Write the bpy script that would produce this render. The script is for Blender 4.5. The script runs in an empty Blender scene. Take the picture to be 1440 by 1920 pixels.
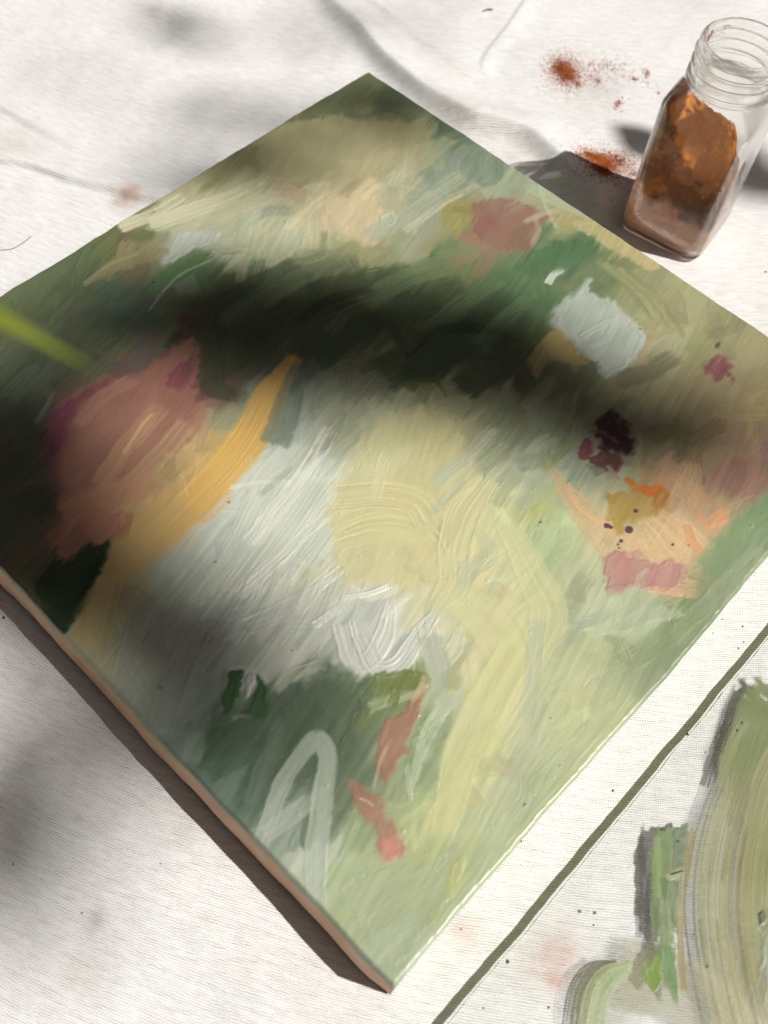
import bpy, bmesh, math
import numpy as np
from mathutils import Vector, Matrix

# ------------------------------------------------------------------ camera, sky, sun, exposure
scene = bpy.context.scene
CAM = np.array([-0.01405082, -0.2373009, 0.34134319])
# rows: world axes expressed in (right, down, forward) camera axes
MC = np.array([[0.9986363793, 0.0265245033, 0.0449647926],
               [0.0, -0.8613088586, 0.5080817307],
               [0.05220519, -0.5073889, -0.86013436]])
FPX, CX, CY = 1837.3, 720.0, 960.0
cam_data = bpy.data.cameras.new("camera")
cam = bpy.data.objects.new("camera", cam_data)
scene.collection.objects.link(cam)
right, down, fwd = MC[:, 0], MC[:, 1], MC[:, 2]
cam.matrix_world = Matrix(((right[0], -down[0], -fwd[0], CAM[0]),
                           (right[1], -down[1], -fwd[1], CAM[1]),
                           (right[2], -down[2], -fwd[2], CAM[2]),
                           (0, 0, 0, 1)))
cam_data.sensor_fit = 'VERTICAL'
cam_data.sensor_height = 24.0
cam_data.sensor_width = 18.0
cam_data.lens = 24.0 * FPX / 1920.0
cam_data.clip_start = 0.01
cam_data.clip_end = 200.0
cam_data.dof.use_dof = True
cam_data.dof.focus_distance = 0.385
cam_data.dof.aperture_fstop = cam_data.lens / 2.9      # about a 2.9 mm opening
scene.camera = cam

SUN_EL, SUN_AZ = math.radians(53.0), math.radians(-18.0)   # azimuth measured from +x towards +y
SUN = np.array([math.cos(SUN_EL) * math.cos(SUN_AZ), math.cos(SUN_EL) * math.sin(SUN_AZ), math.sin(SUN_EL)])
world = bpy.data.worlds.new("World")
scene.world = world
world.use_nodes = True
wn = world.node_tree
bg = wn.nodes["Background"]
sky = wn.nodes.new("ShaderNodeTexSky")
sky.sky_type = 'NISHITA'
sky.sun_disc = False
sky.sun_elevation = SUN_EL
sky.sun_rotation = math.pi / 2 - SUN_AZ
sky.air_density = 0.06
sky.dust_density = 3.0
sky.ozone_density = 0.0
wn.links.new(sky.outputs[0], bg.inputs[0])
bg.inputs[1].default_value = 0.05
sun_data = bpy.data.lights.new("sun", 'SUN')
sun_data.energy = 4.75
sun_data.angle = math.radians(0.55)
sun_data.color = (1.0, 0.975, 0.94)
sun = bpy.data.objects.new("sun", sun_data)
scene.collection.objects.link(sun)
sun.rotation_euler = Vector(SUN).to_track_quat('Z', 'Y').to_euler()
sun.location = (3, -1, 5)
scene.view_settings.view_transform = 'Standard'
scene.view_settings.look = 'None'
scene.view_settings.gamma = 1.0
scene.view_settings.exposure = 0.0
scene.view_settings.use_curve_mapping = False

# ------------------------------------------------------------------ helpers
COL = scene.collection
T_CAN = 0.024          # height of the painted face above the cloth

def W(px, py, z=0.0):
    """world point at height z that the photograph shows at (px, py)"""
    px = np.asarray(px, float); py = np.asarray(py, float)
    r = np.stack([px - CX, py - CY, np.full_like(px, FPX)], -1) @ MC.T
    k = (z - CAM[2]) / r[..., 2]
    return CAM + r * k[..., None]

def lin(c):
    c = np.asarray(c, float) / 255.0
    return np.where(c <= 0.04045, c / 12.92, ((c + 0.055) / 1.055) ** 2.4)

def sstep(a, b, x):
    t = np.clip((x - a) / (b - a + 1e-12), 0, 1)
    return t * t * (3 - 2 * t)

def hash01(xi, yi, seed):
    h = (xi.astype(np.int64) * 374761393 + yi.astype(np.int64) * 668265263 + int(seed) * 1442695041) & 0xFFFFFFFF
    h = ((h ^ (h >> 13)) * 1274126177) & 0xFFFFFFFF
    h = ((h ^ (h >> 16)) * 2246822519) & 0xFFFFFFFF
    h = h ^ (h >> 15)
    return (h & 0xFFFFFF).astype(np.float32) / 16777215.0

def vn(x, y, seed=0):
    x = np.asarray(x, np.float64); y = np.asarray(y, np.float64)
    xi = np.floor(x); yi = np.floor(y)
    fx = x - xi; fy = y - yi
    fx = fx * fx * (3 - 2 * fx); fy = fy * fy * (3 - 2 * fy)
    a = hash01(xi, yi, seed); b = hash01(xi + 1, yi, seed)
    c = hash01(xi, yi + 1, seed); d = hash01(xi + 1, yi + 1, seed)
    return (a * (1 - fx) + b * fx) * (1 - fy) + (c * (1 - fx) + d * fx) * fy

def fbm(x, y, seed=0, o=3):
    s = 0.0; a = 0.5; n = 0.0
    for k in range(o):
        s = s + a * vn(x * 2 ** k + 17.3 * k, y * 2 ** k - 9.1 * k, seed + k); n += a; a *= 0.5
    return s / n

def catmull(pts, n=12):
    p = np.asarray(pts, float)
    if len(p) < 3:
        t = np.linspace(0, 1, n * (len(p) - 1) + 1)[:, None]
        return p[0] * (1 - t) + p[-1] * t
    q = np.vstack([2 * p[0] - p[1], p, 2 * p[-1] - p[-2]])
    out = []
    t = np.linspace(0, 1, n, endpoint=False)[:, None]
    for i in range(1, len(q) - 2):
        a, b, c, d = q[i - 1], q[i], q[i + 1], q[i + 2]
        out.append(0.5 * (2 * b + (c - a) * t + (2 * a - 5 * b + 4 * c - d) * t ** 2 + (3 * b - a - 3 * c + d) * t ** 3))
    out.append(p[-1:])
    return np.vstack(out)

def tag(o, label=None, cat=None, group=None, kind=None):
    if label: o["label"] = label
    if cat: o["category"] = cat
    if group: o["group"] = group
    if kind: o["kind"] = kind
    return o

def empty(name, loc=(0, 0, 0), rz=0.0):
    o = bpy.data.objects.new(name, None)
    o.location = loc; o.rotation_euler = (0, 0, rz)
    o.empty_display_size = 0.01
    COL.objects.link(o)
    return o

def fast_mesh(name, co, quads, mat, parent=None, col=None, alpha=None, normals=None, smooth=True):
    """mesh from numpy arrays; quads is (n,4) or (n,3)"""
    me = bpy.data.meshes.new(name)
    k = quads.shape[1]
    me.vertices.add(len(co)); me.loops.add(quads.size); me.polygons.add(len(quads))
    me.vertices.foreach_set("co", np.ascontiguousarray(co, np.float32).ravel())
    me.loops.foreach_set("vertex_index", np.ascontiguousarray(quads, np.int32).ravel())
    me.polygons.foreach_set("loop_start", np.arange(0, quads.size, k, dtype=np.int32))
    me.polygons.foreach_set("use_smooth", np.full(len(quads), smooth))
    me.update(calc_edges=True)
    if col is not None:
        a = me.color_attributes.new("Col", 'FLOAT_COLOR', 'POINT')
        rgba = np.ones((len(co), 4), np.float32); rgba[:, :3] = col
        if alpha is not None: rgba[:, 3] = alpha
        a.data.foreach_set("color", rgba.ravel())
    if normals is not None:
        me.normals_split_custom_set_from_vertices(np.ascontiguousarray(normals, np.float32))
    if mat: me.materials.append(mat)
    o = bpy.data.objects.new(name, me)
    COL.objects.link(o)
    if parent: o.parent = parent
    return o

def grid_quads(nx, ny):
    i = np.arange(nx * ny).reshape(ny, nx)
    return np.stack([i[:-1, :-1], i[:-1, 1:], i[1:, 1:], i[1:, :-1]], -1).reshape(-1, 4)

class MB:
    """small mesh collector"""
    def __init__(s): s.v = []; s.f = []
    def add(s, v, f):
        b = len(s.v); s.v += [tuple(p) for p in v]; s.f += [tuple(i + b for i in q) for q in f]
    def tube(s, pts, rad, seg=8):
        pts = [Vector(p) for p in pts]
        rad = rad if hasattr(rad, '__len__') else [rad] * len(pts)
        b = len(s.v); ref = Vector((0.13, 0.31, 0.94))
        for i, p in enumerate(pts):
            d = (pts[min(i + 1, len(pts) - 1)] - pts[max(i - 1, 0)]).normalized()
            a = d.cross(ref)
            if a.length < 0.05: a = d.cross(Vector((1, 0, 0)))
            a.normalize(); c = d.cross(a)
            for k in range(seg):
                t = 2 * math.pi * k / seg
                s.v.append(tuple(p + (a * math.cos(t) + c * math.sin(t)) * rad[i]))
        for i in range(len(pts) - 1):
            for k in range(seg):
                s.f.append((b + i * seg + k, b + i * seg + (k + 1) % seg, b + (i + 1) * seg + (k + 1) % seg, b + (i + 1) * seg + k))
        s.f.append(tuple(b + k for k in range(seg))[::-1])
        e = b + (len(pts) - 1) * seg
        s.f.append(tuple(e + k for k in range(seg)))
    def build(s, name, mat, parent=None, smooth=True):
        me = bpy.data.meshes.new(name); me.from_pydata(s.v, [], s.f); me.update()
        if smooth: me.polygons.foreach_set("use_smooth", [True] * len(me.polygons))
        me.materials.append(mat)
        o = bpy.data.objects.new(name, me); COL.objects.link(o)
        if parent: o.parent = parent
        return o

# ---- node helpers
def new_mat(name):
    m = bpy.data.materials.new(name); m.use_nodes = True
    nt = m.node_tree
    b = nt.nodes["Principled BSDF"]
    return m, nt, b
def nd(nt, t, **kw):
    n = nt.nodes.new(t)
    for k, v in kw.items(): setattr(n, k, v)
    return n
def math_n(nt, op, a, b=None):
    n = nd(nt, "ShaderNodeMath", operation=op)
    for i, v in enumerate((a, b)):
        if v is None: continue
        if isinstance(v, (int, float)): n.inputs[i].default_value = v
        else: nt.links.new(v, n.inputs[i])
    return n.outputs[0]
def noise_n(nt, vec, scale, detail=2.0, rough=0.5):
    n = nd(nt, "ShaderNodeTexNoise")
    n.inputs["Scale"].default_value = scale; n.inputs["Detail"].default_value = detail; n.inputs["Roughness"].default_value = rough
    if vec is not None: nt.links.new(vec, n.inputs["Vector"])
    return n
def bump_n(nt, h, strength, dist, normal=None):
    n = nd(nt, "ShaderNodeBump")
    n.inputs["Strength"].default_value = strength; n.inputs["Distance"].default_value = dist
    nt.links.new(h, n.inputs["Height"])
    if normal is not None: nt.links.new(normal, n.inputs["Normal"])
    return n.outputs[0]

# ------------------------------------------------------------------ materials
def mat_cloth():
    m, nt, b = new_mat("cotton_cloth"); L = nt.links
    tc = nd(nt, "ShaderNodeTexCoord")
    warp = noise_n(nt, tc.outputs["Object"], 9.0, 2.0)
    wv = nd(nt, "ShaderNodeVectorMath", operation='SCALE'); wv.inputs["Scale"].default_value = 0.010
    L.new(warp.outputs["Color"], wv.inputs[0])
    ad = nd(nt, "ShaderNodeVectorMath", operation='ADD'); L.new(tc.outputs["Object"], ad.inputs[0]); L.new(wv.outputs[0], ad.inputs[1])
    mp = nd(nt, "ShaderNodeMapping"); mp.inputs["Rotation"].default_value = (0, 0, 0)
    L.new(ad.outputs[0], mp.inputs["Vector"])
    sx = nd(nt, "ShaderNodeSeparateXYZ"); L.new(mp.outputs[0], sx.inputs[0])
    X, Y = sx.outputs[0], sx.outputs[1]
    # woven rows 0.80 mm apart that swing a little over the cloth, crossing threads 0.62 mm apart, uneven yarn
    def ma(v, m_, c_):
        n_ = nd(nt, "ShaderNodeMath", operation='MULTIPLY_ADD'); L.new(v, n_.inputs[0])
        for q_, w_ in ((1, m_), (2, c_)):
            if isinstance(w_, (int, float)): n_.inputs[q_].default_value = w_
            else: L.new(w_, n_.inputs[q_])
        return n_.outputs[0]
    row = math_n(nt, 'SUBTRACT', ma(X, 0.232, Y), math_n(nt, 'MULTIPLY', math_n(nt, 'MULTIPLY', X, X), 0.72))
    colm = ma(Y, -0.232, X)
    cv = nd(nt, "ShaderNodeCombineXYZ"); L.new(colm, cv.inputs[0]); L.new(row, cv.inputs[1])
    jit = noise_n(nt, cv.outputs[0], 420.0, 2.0)
    jy = ma(jit.outputs["Fac"], 0.0010, row)
    jx = ma(jit.outputs["Fac"], 0.0008, colm)
    rib = math_n(nt, 'SINE', math_n(nt, 'MULTIPLY', jy, 2 * math.pi / 0.00082))
    crs = math_n(nt, 'SINE', math_n(nt, 'MULTIPLY', jx, 2 * math.pi / 0.00064))
    st = nd(nt, "ShaderNodeMapping"); st.inputs["Scale"].default_value = (110, 600, 1); L.new(cv.outputs[0], st.inputs["Vector"])
    streak = noise_n(nt, st.outputs[0], 1.0, 3.0, 0.65)
    g = ma(rib, 0.5, 0.5); c2 = ma(crs, 0.5, 0.5)
    wv2 = math_n(nt, 'MULTIPLY', g, ma(c2, 0.75, 0.25))
    sr = nd(nt, "ShaderNodeMapRange"); L.new(streak.outputs["Fac"], sr.inputs[0]); sr.inputs[1].default_value = 0.36; sr.inputs[2].default_value = 0.66
    dk = math_n(nt, 'MINIMUM', math_n(nt, 'ADD', math_n(nt, 'MULTIPLY', math_n(nt, 'POWER', wv2, 1.4), ma(sr.outputs[0], 0.75, 0.42)), math_n(nt, 'MULTIPLY', sr.outputs[0], 0.03)), 1.0)
    at = nd(nt, "ShaderNodeAttribute", attribute_name="Col")
    mx = nd(nt, "ShaderNodeMix", data_type='RGBA', blend_type='MULTIPLY')
    L.new(dk, mx.inputs[0]); L.new(at.outputs["Color"], mx.inputs[6]); mx.inputs[7].default_value = (0.27, 0.25, 0.23, 1)
    L.new(mx.outputs[2], b.inputs["Base Color"])
    b.inputs["Roughness"].default_value = 0.92
    b.inputs["Specular IOR Level"].default_value = 0.15
    b.inputs["Sheen Weight"].default_value = 0.1
    inv = math_n(nt, 'SUBTRACT', 1.0, wv2)
    hsum = math_n(nt, 'ADD', inv, math_n(nt, 'MULTIPLY', streak.outputs["Fac"], 0.45))
    n1 = bump_n(nt, hsum, 0.7, 0.00018)
    ln = noise_n(nt, tc.outputs["Object"], 70.0, 3.0)
    L.new(bump_n(nt, ln.outputs["Fac"], 0.5, 0.0016, n1), b.inputs["Normal"])
    return m

def mat_paint(name, rough=0.42, canvas=True, alpha=False):
    m, nt, b = new_mat(name); L = nt.links
    at = nd(nt, "ShaderNodeAttribute", attribute_name="Col")
    L.new(at.outputs["Color"], b.inputs["Base Color"])
    tc = nd(nt, "ShaderNodeTexCoord")
    rn = noise_n(nt, tc.outputs["Object"], 55.0, 3.0)
    rr = nd(nt, "ShaderNodeMapRange"); L.new(rn.outputs["Fac"], rr.inputs[0])
    rr.inputs[1].default_value = 0.3; rr.inputs[2].default_value = 0.7
    rr.inputs[3].default_value = rough - 0.1; rr.inputs[4].default_value = rough + 0.16
    L.new(rr.outputs[0], b.inputs["Roughness"])
    b.inputs["Specular IOR Level"].default_value = 0.55
    fn = noise_n(nt, tc.outputs["Object"], 900.0, 2.0)
    nrm = bump_n(nt, fn.outputs["Fac"], 0.25, 0.0001)
    if canvas:
        sx = nd(nt, "ShaderNodeSeparateXYZ"); L.new(tc.outputs["Object"], sx.inputs[0])
        k = 2 * math.pi / 0.0006
        w = math_n(nt, 'ADD', math_n(nt, 'SINE', math_n(nt, 'MULTIPLY', sx.outputs[0], k)), math_n(nt, 'SINE', math_n(nt, 'MULTIPLY', sx.outputs[1], k)))
        nrm = bump_n(nt, w, 0.10, 0.00004, nrm)
    L.new(nrm, b.inputs["Normal"])
    if alpha:
        L.new(at.outputs["Alpha"], b.inputs["Alpha"])
    return m

def mat_simple(name, col, rough=0.6, spec=0.3, nscale=40.0, namp=0.25, bump=0.0, bdist=0.001, ctype="Object"):
    m, nt, b = new_mat(name); L = nt.links
    tc = nd(nt, "ShaderNodeTexCoord")
    n = noise_n(nt, tc.outputs[ctype], nscale, 4.0, 0.6)
    mr = nd(nt, "ShaderNodeMapRange"); L.new(n.outputs["Fac"], mr.inputs[0])
    mr.inputs[1].default_value = 0.25; mr.inputs[2].default_value = 0.75
    mr.inputs[3].default_value = 1 - namp; mr.inputs[4].default_value = 1 + namp
    vm = nd(nt, "ShaderNodeVectorMath", operation='SCALE'); vm.inputs[0].default_value = col
    L.new(mr.outputs[0], vm.inputs["Scale"])
    L.new(vm.outputs[0], b.inputs["Base Color"])
    b.inputs["Roughness"].default_value = rough
    b.inputs["Specular IOR Level"].default_value = spec
    if bump: L.new(bump_n(nt, n.outputs["Fac"], bump, bdist), b.inputs["Normal"])
    return m

def mat_glass(name, tint, clear=0.6, ior=1.47, rough=0.0):
    m = bpy.data.materials.new(name); m.use_nodes = True
    nt = m.node_tree; L = nt.links
    nt.nodes.remove(nt.nodes["Principled BSDF"])
    out = nt.nodes["Material Output"]
    tr = nd(nt, "ShaderNodeBsdfTransparent"); tr.inputs[0].default_value = (*tint, 1)
    gl = nd(nt, "ShaderNodeBsdfGlass"); gl.inputs["IOR"].default_value = ior; gl.inputs["Roughness"].default_value = rough; gl.inputs[0].default_value = (*tint, 1)
    mx = nd(nt, "ShaderNodeMixShader")
    lw = nd(nt, "ShaderNodeLayerWeight"); lw.inputs[0].default_value = 0.5
    mr = nd(nt, "ShaderNodeMapRange"); L.new(lw.outputs["Facing"], mr.inputs[0])
    mr.inputs[1].default_value = 0.12; mr.inputs[2].default_value = 0.58; mr.inputs[3].default_value = 1 - clear; mr.inputs[4].default_value = min(1.0, 1 - clear + 0.8)
    L.new(mr.outputs[0], mx.inputs[0])
    L.new(tr.outputs[0], mx.inputs[1]); L.new(gl.outputs[0], mx.inputs[2])
    L.new(mx.outputs[0], out.inputs[0])
    return m

def mat_sheet(name, tint):
    m = bpy.data.materials.new(name); m.use_nodes = True
    nt = m.node_tree; L = nt.links
    nt.nodes.remove(nt.nodes["Principled BSDF"])
    out = nt.nodes["Material Output"]
    tr = nd(nt, "ShaderNodeBsdfTransparent"); tr.inputs[0].default_value = (*tint, 1)
    gl = nd(nt, "ShaderNodeBsdfGlossy"); gl.inputs["Roughness"].default_value = 0.06
    fr = nd(nt, "ShaderNodeFresnel"); fr.inputs[0].default_value = 1.45
    mx = nd(nt, "ShaderNodeMixShader"); L.new(fr.outputs[0], mx.inputs[0])
    L.new(tr.outputs[0], mx.inputs[1]); L.new(gl.outputs[0], mx.inputs[2])
    L.new(mx.outputs[0], out.inputs[0])
    return m

def mat_leaf(name, col, trans=0.45):
    m, nt, b = new_mat(name); L = nt.links
    tc = nd(nt, "ShaderNodeTexCoord"); n = noise_n(nt, tc.outputs["Object"], 25.0, 3.0)
    vm = nd(nt, "ShaderNodeVectorMath", operation='SCALE'); vm.inputs[0].default_value = col
    mr = nd(nt, "ShaderNodeMapRange"); L.new(n.outputs["Fac"], mr.inputs[0]); mr.inputs[3].default_value = 0.7; mr.inputs[4].default_value = 1.3
    L.new(mr.outputs[0], vm.inputs["Scale"])
    L.new(vm.outputs[0], b.inputs["Base Color"]); b.inputs["Roughness"].default_value = 0.45
    tl = nd(nt, "ShaderNodeBsdfTranslucent"); L.new(vm.outputs[0], tl.inputs[0])
    mx = nd(nt, "ShaderNodeMixShader"); mx.inputs[0].default_value = trans
    L.new(b.outputs[0], mx.inputs[1]); L.new(tl.outputs[0], mx.inputs[2])
    L.new(mx.outputs[0], nt.nodes["Material Output"].inputs[0])
    return m

M_CLOTH = mat_cloth()
M_PAINT = mat_paint("oil_paint", 0.31)
M_WETPAINT = mat_paint("palette_paint", 0.30, canvas=False, alpha=True)
M_SIDE = mat_paint("canvas_side_paint", 0.5)
M_GLASS = mat_glass("jar_glass", (0.988, 0.985, 0.975), clear=0.88)
M_SHEET = mat_sheet("acrylic_sheet", (0.965, 0.975, 0.965))
M_EDGE = mat_glass("acrylic_edge", (0.30, 0.33, 0.22), clear=0.5, rough=0.3)
M_POWDER = mat_paint("rust_powder", 0.85, canvas=False)
def add_translucent(m, k):
    nt = m.node_tree; b = nt.nodes["Principled BSDF"]
    src = b.inputs["Base Color"].links[0].from_socket
    tl = nd(nt, "ShaderNodeBsdfTranslucent"); nt.links.new(src, tl.inputs[0])
    mx = nd(nt, "ShaderNodeMixShader"); mx.inputs[0].default_value = k
    nt.links.new(b.outputs[0], mx.inputs[1]); nt.links.new(tl.outputs[0], mx.inputs[2])
    nt.links.new(mx.outputs[0], nt.nodes["Material Output"].inputs[0])
add_translucent(M_POWDER, 0.45)
def thin_dust(m, k):
    nt = m.node_tree; out = nt.nodes["Material Output"]; src = out.inputs[0].links[0].from_socket
    tr = nd(nt, "ShaderNodeBsdfTransparent"); mx = nd(nt, "ShaderNodeMixShader"); mx.inputs[0].default_value = k
    nt.links.new(src, mx.inputs[1]); nt.links.new(tr.outputs[0], mx.inputs[2]); nt.links.new(mx.outputs[0], out.inputs[0])
thin_dust(M_POWDER, 0.05)
M_GRAIN = mat_simple("powder_grain", (0.36, 0.105, 0.030), 0.9, 0.1, 600.0, 0.45)
M_BARK = mat_simple("bark", (0.10, 0.075, 0.05), 0.9, 0.2, 30.0, 0.4, 0.6, 0.01)
M_LEAF = mat_leaf("tree_leaf", (0.06, 0.11, 0.025), 0.12)
M_BLADE = mat_leaf("grass_leaf", (0.34, 0.40, 0.045), 0.5)
M_SOIL = mat_simple("soil", (0.09, 0.075, 0.05), 0.95, 0.1, 12.0, 0.4, 0.8, 0.02)
M_SPECK = mat_simple("dark_speck", (0.045, 0.045, 0.035), 0.7, 0.2, 800.0, 0.3)
M_SPOT = mat_simple("paint_spot", (0.17, 0.18, 0.15), 0.6, 0.3, 600.0, 0.3)
M_THREAD = mat_simple("thread", (0.12, 0.11, 0.11), 0.8, 0.2, 600.0, 0.3)
M_WOOD = mat_simple("stretcher_wood", (0.35, 0.25, 0.14), 0.7, 0.3, 60.0, 0.3)

# ------------------------------------------------------------------ ground and cloth
def poly_dist(P, line):
    """signed distance, arc fraction of points P (n,2) to a dense polyline (left of travel is positive)"""
    best = np.full(len(P), 1e9); sgn = np.zeros(len(P)); arc = np.zeros(len(P))
    seg = np.linalg.norm(np.diff(line, axis=0), axis=1); cum = np.concatenate([[0], np.cumsum(seg)]); tot = cum[-1]
    for i in range(len(line) - 1):
        a = line[i]; d = line[i + 1] - a; l2 = d @ d
        r = P - a
        t = np.clip((r @ d) / l2, 0, 1)
        q = r - t[:, None] * d
        dd = np.hypot(q[:, 0], q[:, 1])
        m = dd < best
        best[m] = dd[m]; arc[m] = ((cum[i] + t * seg[i]) / tot)[m]
        sgn[m] = np.sign(d[0] * r[:, 1] - d[1] * r[:, 0])[m]
    return best * np.where(sgn == 0, 1, sgn), arc

def pxline(pts, z=0.0, n=6):
    p = np.array(pts, float)
    return catmull(W(p[:, 0], p[:, 1], z)[:, :2], n)

# (points in the photograph, arc->height stops in mm, width on the left of travel mm, width on the right mm)
FOLDS = [
    (((560, -90), (640, 18), (706, 98), (790, 178), (880, 233), (985, 262), (1062, 322), (1140, 405), (1190, 450)),
     ((0, 5.5), (0.2, 6.5), (0.36, 8.0), (0.62, 11.0), (0.78, 8.0), (0.92, 3.0), (1, 0.0)), 15.0, 7.5),
    (((-160, 268), (0, 304), (60, 314), (150, 342), (235, 364), (310, 380), (380, 395)),
     ((0, 3.0), (0.25, 3.8), (0.45, 3.2), (0.7, 3.8), (1, 2.6)), 11.0, 1.5),
    (((-120, 150), (0, 200), (70, 235), (140, 276), (230, 300), (300, 305)),
     ((0, 2.6), (0.5, 2.0), (1, 0.0)), 12.0, 2.4),
    (((600, -90), (680, -10), (770, 62), (850, 110), (930, 140)),
     ((0, 2.5), (0.5, 4.2), (0.8, 2.5), (1, 0.0)), 14.0, 7.0),
    (((1010, -40), (980, 15), (950, 58), (915, 100), (905, 118)),
     ((0, 0.7), (0.6, 0.9), (1, 0.8)), 5.0, 1.4),
    (((200, -60), (300, 25), (420, 65), (520, 70)),
     ((0, 0.5), (0.5, 1.8), (1, 0.0)), 9.0, 8.0),
    (((-200, 1380), (0, 1440), (150, 1480), (260, 1560)),
     ((0, 2.0), (0.5, 1.2), (1, 0.0)), 20.0, 16.0),
]
FOLD_LINES = [(pxline(p), st, wl * 1e-3, wr * 1e-3) for p, st, wl, wr in FOLDS]

def cloth_h(x, y):
    P = np.stack([np.ravel(x), np.ravel(y)], -1)
    h = -0.0007 * fbm(P[:, 0] / 0.045, P[:, 1] / 0.045, 5, 3) - 0.0004 * vn(P[:, 0] / 0.013, P[:, 1] / 0.013, 8)
    lim = fbm(P[:, 0] / 0.13, P[:, 1] / 0.13, 77, 2)
    far = sstep(0.17, 0.30, P[:, 1]) + sstep(0.16, 0.3, -P[:, 0]) * 0.7
    lim2 = fbm(P[:, 0] / 0.075 + 3, P[:, 1] / 0.055, 79, 2)
    h = h + (0.008 * (lim - 0.45) + 0.007 * (lim2 - .5)) * np.clip(far, 0, 1)
    for line, st, wl, wr in FOLD_LINES:
        lo = line.min(0) - 0.07; hi = line.max(0) + 0.07
        m = (P[:, 0] > lo[0]) & (P[:, 0] < hi[0]) & (P[:, 1] > lo[1]) & (P[:, 1] < hi[1])
        if not m.any(): continue
        Q = P[m] + 0.0022 * np.stack([vn(P[m, 0] / 0.02, P[m, 1] / 0.02, 31) - .5, vn(P[m, 0] / 0.02, P[m, 1] / 0.02, 32) - .5], -1)
        d, a = poly_dist(Q, line)
        hh = np.interp(a, [s[0] for s in st], [s[1] for s in st]) * 1e-3
        prof = np.where(d > 0, 1 - sstep(0, 1, d / (wl * 2.0)), np.where(wr > 0.004, np.exp(-(np.abs(d) / (wr * 0.95 * (0.8 + 0.5 * vn(a * 9, 0 * a, 55)))) ** 1.7), 1 - sstep(0, 1, -d / (wr * 2.0))))
        rr = np.abs(d)
        h[m] = h[m] + hh * prof
    # keep the cloth down where things press on it
    for cx, cy, r in ((0.149, 0.137, 0.030),):
        k = sstep(r, r + 0.012, np.hypot(P[:, 0] - cx, P[:, 1] - cy))
        h = np.where(h > 0, h * k, h)
    ca = np.abs(P[:, 0] * UD[0] + P[:, 1] * UD[1]); cb = np.abs(P[:, 0] * VD[0] + P[:, 1] * VD[1])
    k = sstep(0.151, 0.156, np.maximum(ca / SU * 0.302, cb / SV * 0.302))
    h = np.where(h > 0, h * k, h)
    return h.reshape(np.shape(x))

SU, SV = 0.3019, 0.2981
A_U = math.radians(-43.8362)
UD = np.array([math.cos(A_U), math.sin(A_U)])                 # from the far corner to the right corner
VD = np.array([UD[1], -UD[0]])                                # from the far corner to the left corner
CORNER = -UD * SU / 2 - VD * SV / 2                           # far corner

ground = MB()
gv = []
for r in np.linspace(0, 1, 9):
    pass
n_g = 40
gx = np.sign(np.linspace(-1, 1, n_g)) * np.abs(np.linspace(-1, 1, n_g)) ** 3 * 60
GX, GY = np.meshgrid(gx, gx)
GZ = -0.012 + 0.03 * (fbm(GX / 1.7, GY / 1.7, 3) - 0.6) * sstep(0.9, 3, np.hypot(GX, GY))
tag(fast_mesh("ground", np.stack([GX, GY, GZ], -1).reshape(-1, 3), grid_quads(n_g, n_g), M_SOIL), kind="structure",
    label="bare brown soil ground underneath the white cloth")

xs = np.concatenate([np.linspace(-0.40, -0.245, 25)[:-1], np.arange(-0.245, 0.262, 0.0009), np.linspace(0.262, 0.50, 30)[1:]])
ys = np.concatenate([np.linspace(-0.42, -0.236, 25)[:-1], np.arange(-0.236, 0.150, 0.0011), np.arange(0.150, 0.355, 0.0006), np.linspace(0.355, 0.60, 30)[1:]])
X, Y = np.meshgrid(xs, ys)
Z = cloth_h(X, Y)
cc = np.empty(X.shape + (3,)); cc[:] = (0.83, 0.82, 0.803)
ton = fbm(X / 0.06, Y / 0.06, 41, 3)[..., None]
cc *= 0.97 + 0.05 * ton
STAINS = [  # (x, y, radius px, colour, strength)
    (868, 1742, 40, (236, 170, 150), .40), (1050, 1788, 50, (214, 150, 120), .55), (1040, 1838, 17, (226, 122, 80), .8),
    (1000, 1815, 40, (225, 175, 150), .30), (150, 1820, 40, (225, 190, 160), .25), (65, 1275, 22, (200, 190, 160), .4),
    (145, 1535, 12, (205, 190, 165), .5), (180, 1725, 22, (130, 130, 120), .45), (245, 368, 24, (180, 110, 70), .75),
    (222, 378, 16, (210, 150, 120), .55), (20, 270, 60, (215, 205, 180), .35), (290, 22, 22, (190, 140, 120), .4),
    (330, 35, 40, (120, 120, 105), .35), (1100, 180, 60, (190, 170, 160), .22), (1180, 320, 40, (214, 160, 140), .4),
    (1120, 300, 36, (190, 120, 90), .4), (850, 230, 50, (214, 170, 145), .35), (930, 300, 60, (205, 165, 145), .35),
    (1425, 195, 14, (205, 130, 110), .3), (700, 60, 60, (215, 200, 190), .3), (840, 130, 40, (205, 200, 185), .25),
    (1065, 128, 40, (180, 110, 75), .30), (1130, 150, 55, (150, 130, 115), .25)]
for sx_, sy_, r_, c_, k_ in STAINS:
    p = W(sx_, sy_); sc = np.linalg.norm(W(sx_ + 1, sy_) - p)
    d = np.hypot(X - p[0], (Y - p[1])) / (r_ * sc)
    nse = fbm(X / 0.004, Y / 0.004, int(sx_), 3)
    a = np.clip(np.exp(-d ** 2 * 1.3) * (0.45 + 1.1 * nse), 0, 1) * k_
    cc = cc * (1 - a[..., None]) + (lin(np.array(c_) * .55 + 103) * 0.85) * a[..., None]
cloth = fast_mesh("drop_cloth", np.stack([X, Y, Z], -1).reshape(-1, 3), grid_quads(len(xs), len(ys)), M_CLOTH, col=cc.reshape(-1, 3))
tag(cloth, "white ribbed cotton cloth with creases and faint paint stains, spread under everything", "cloth")

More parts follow.
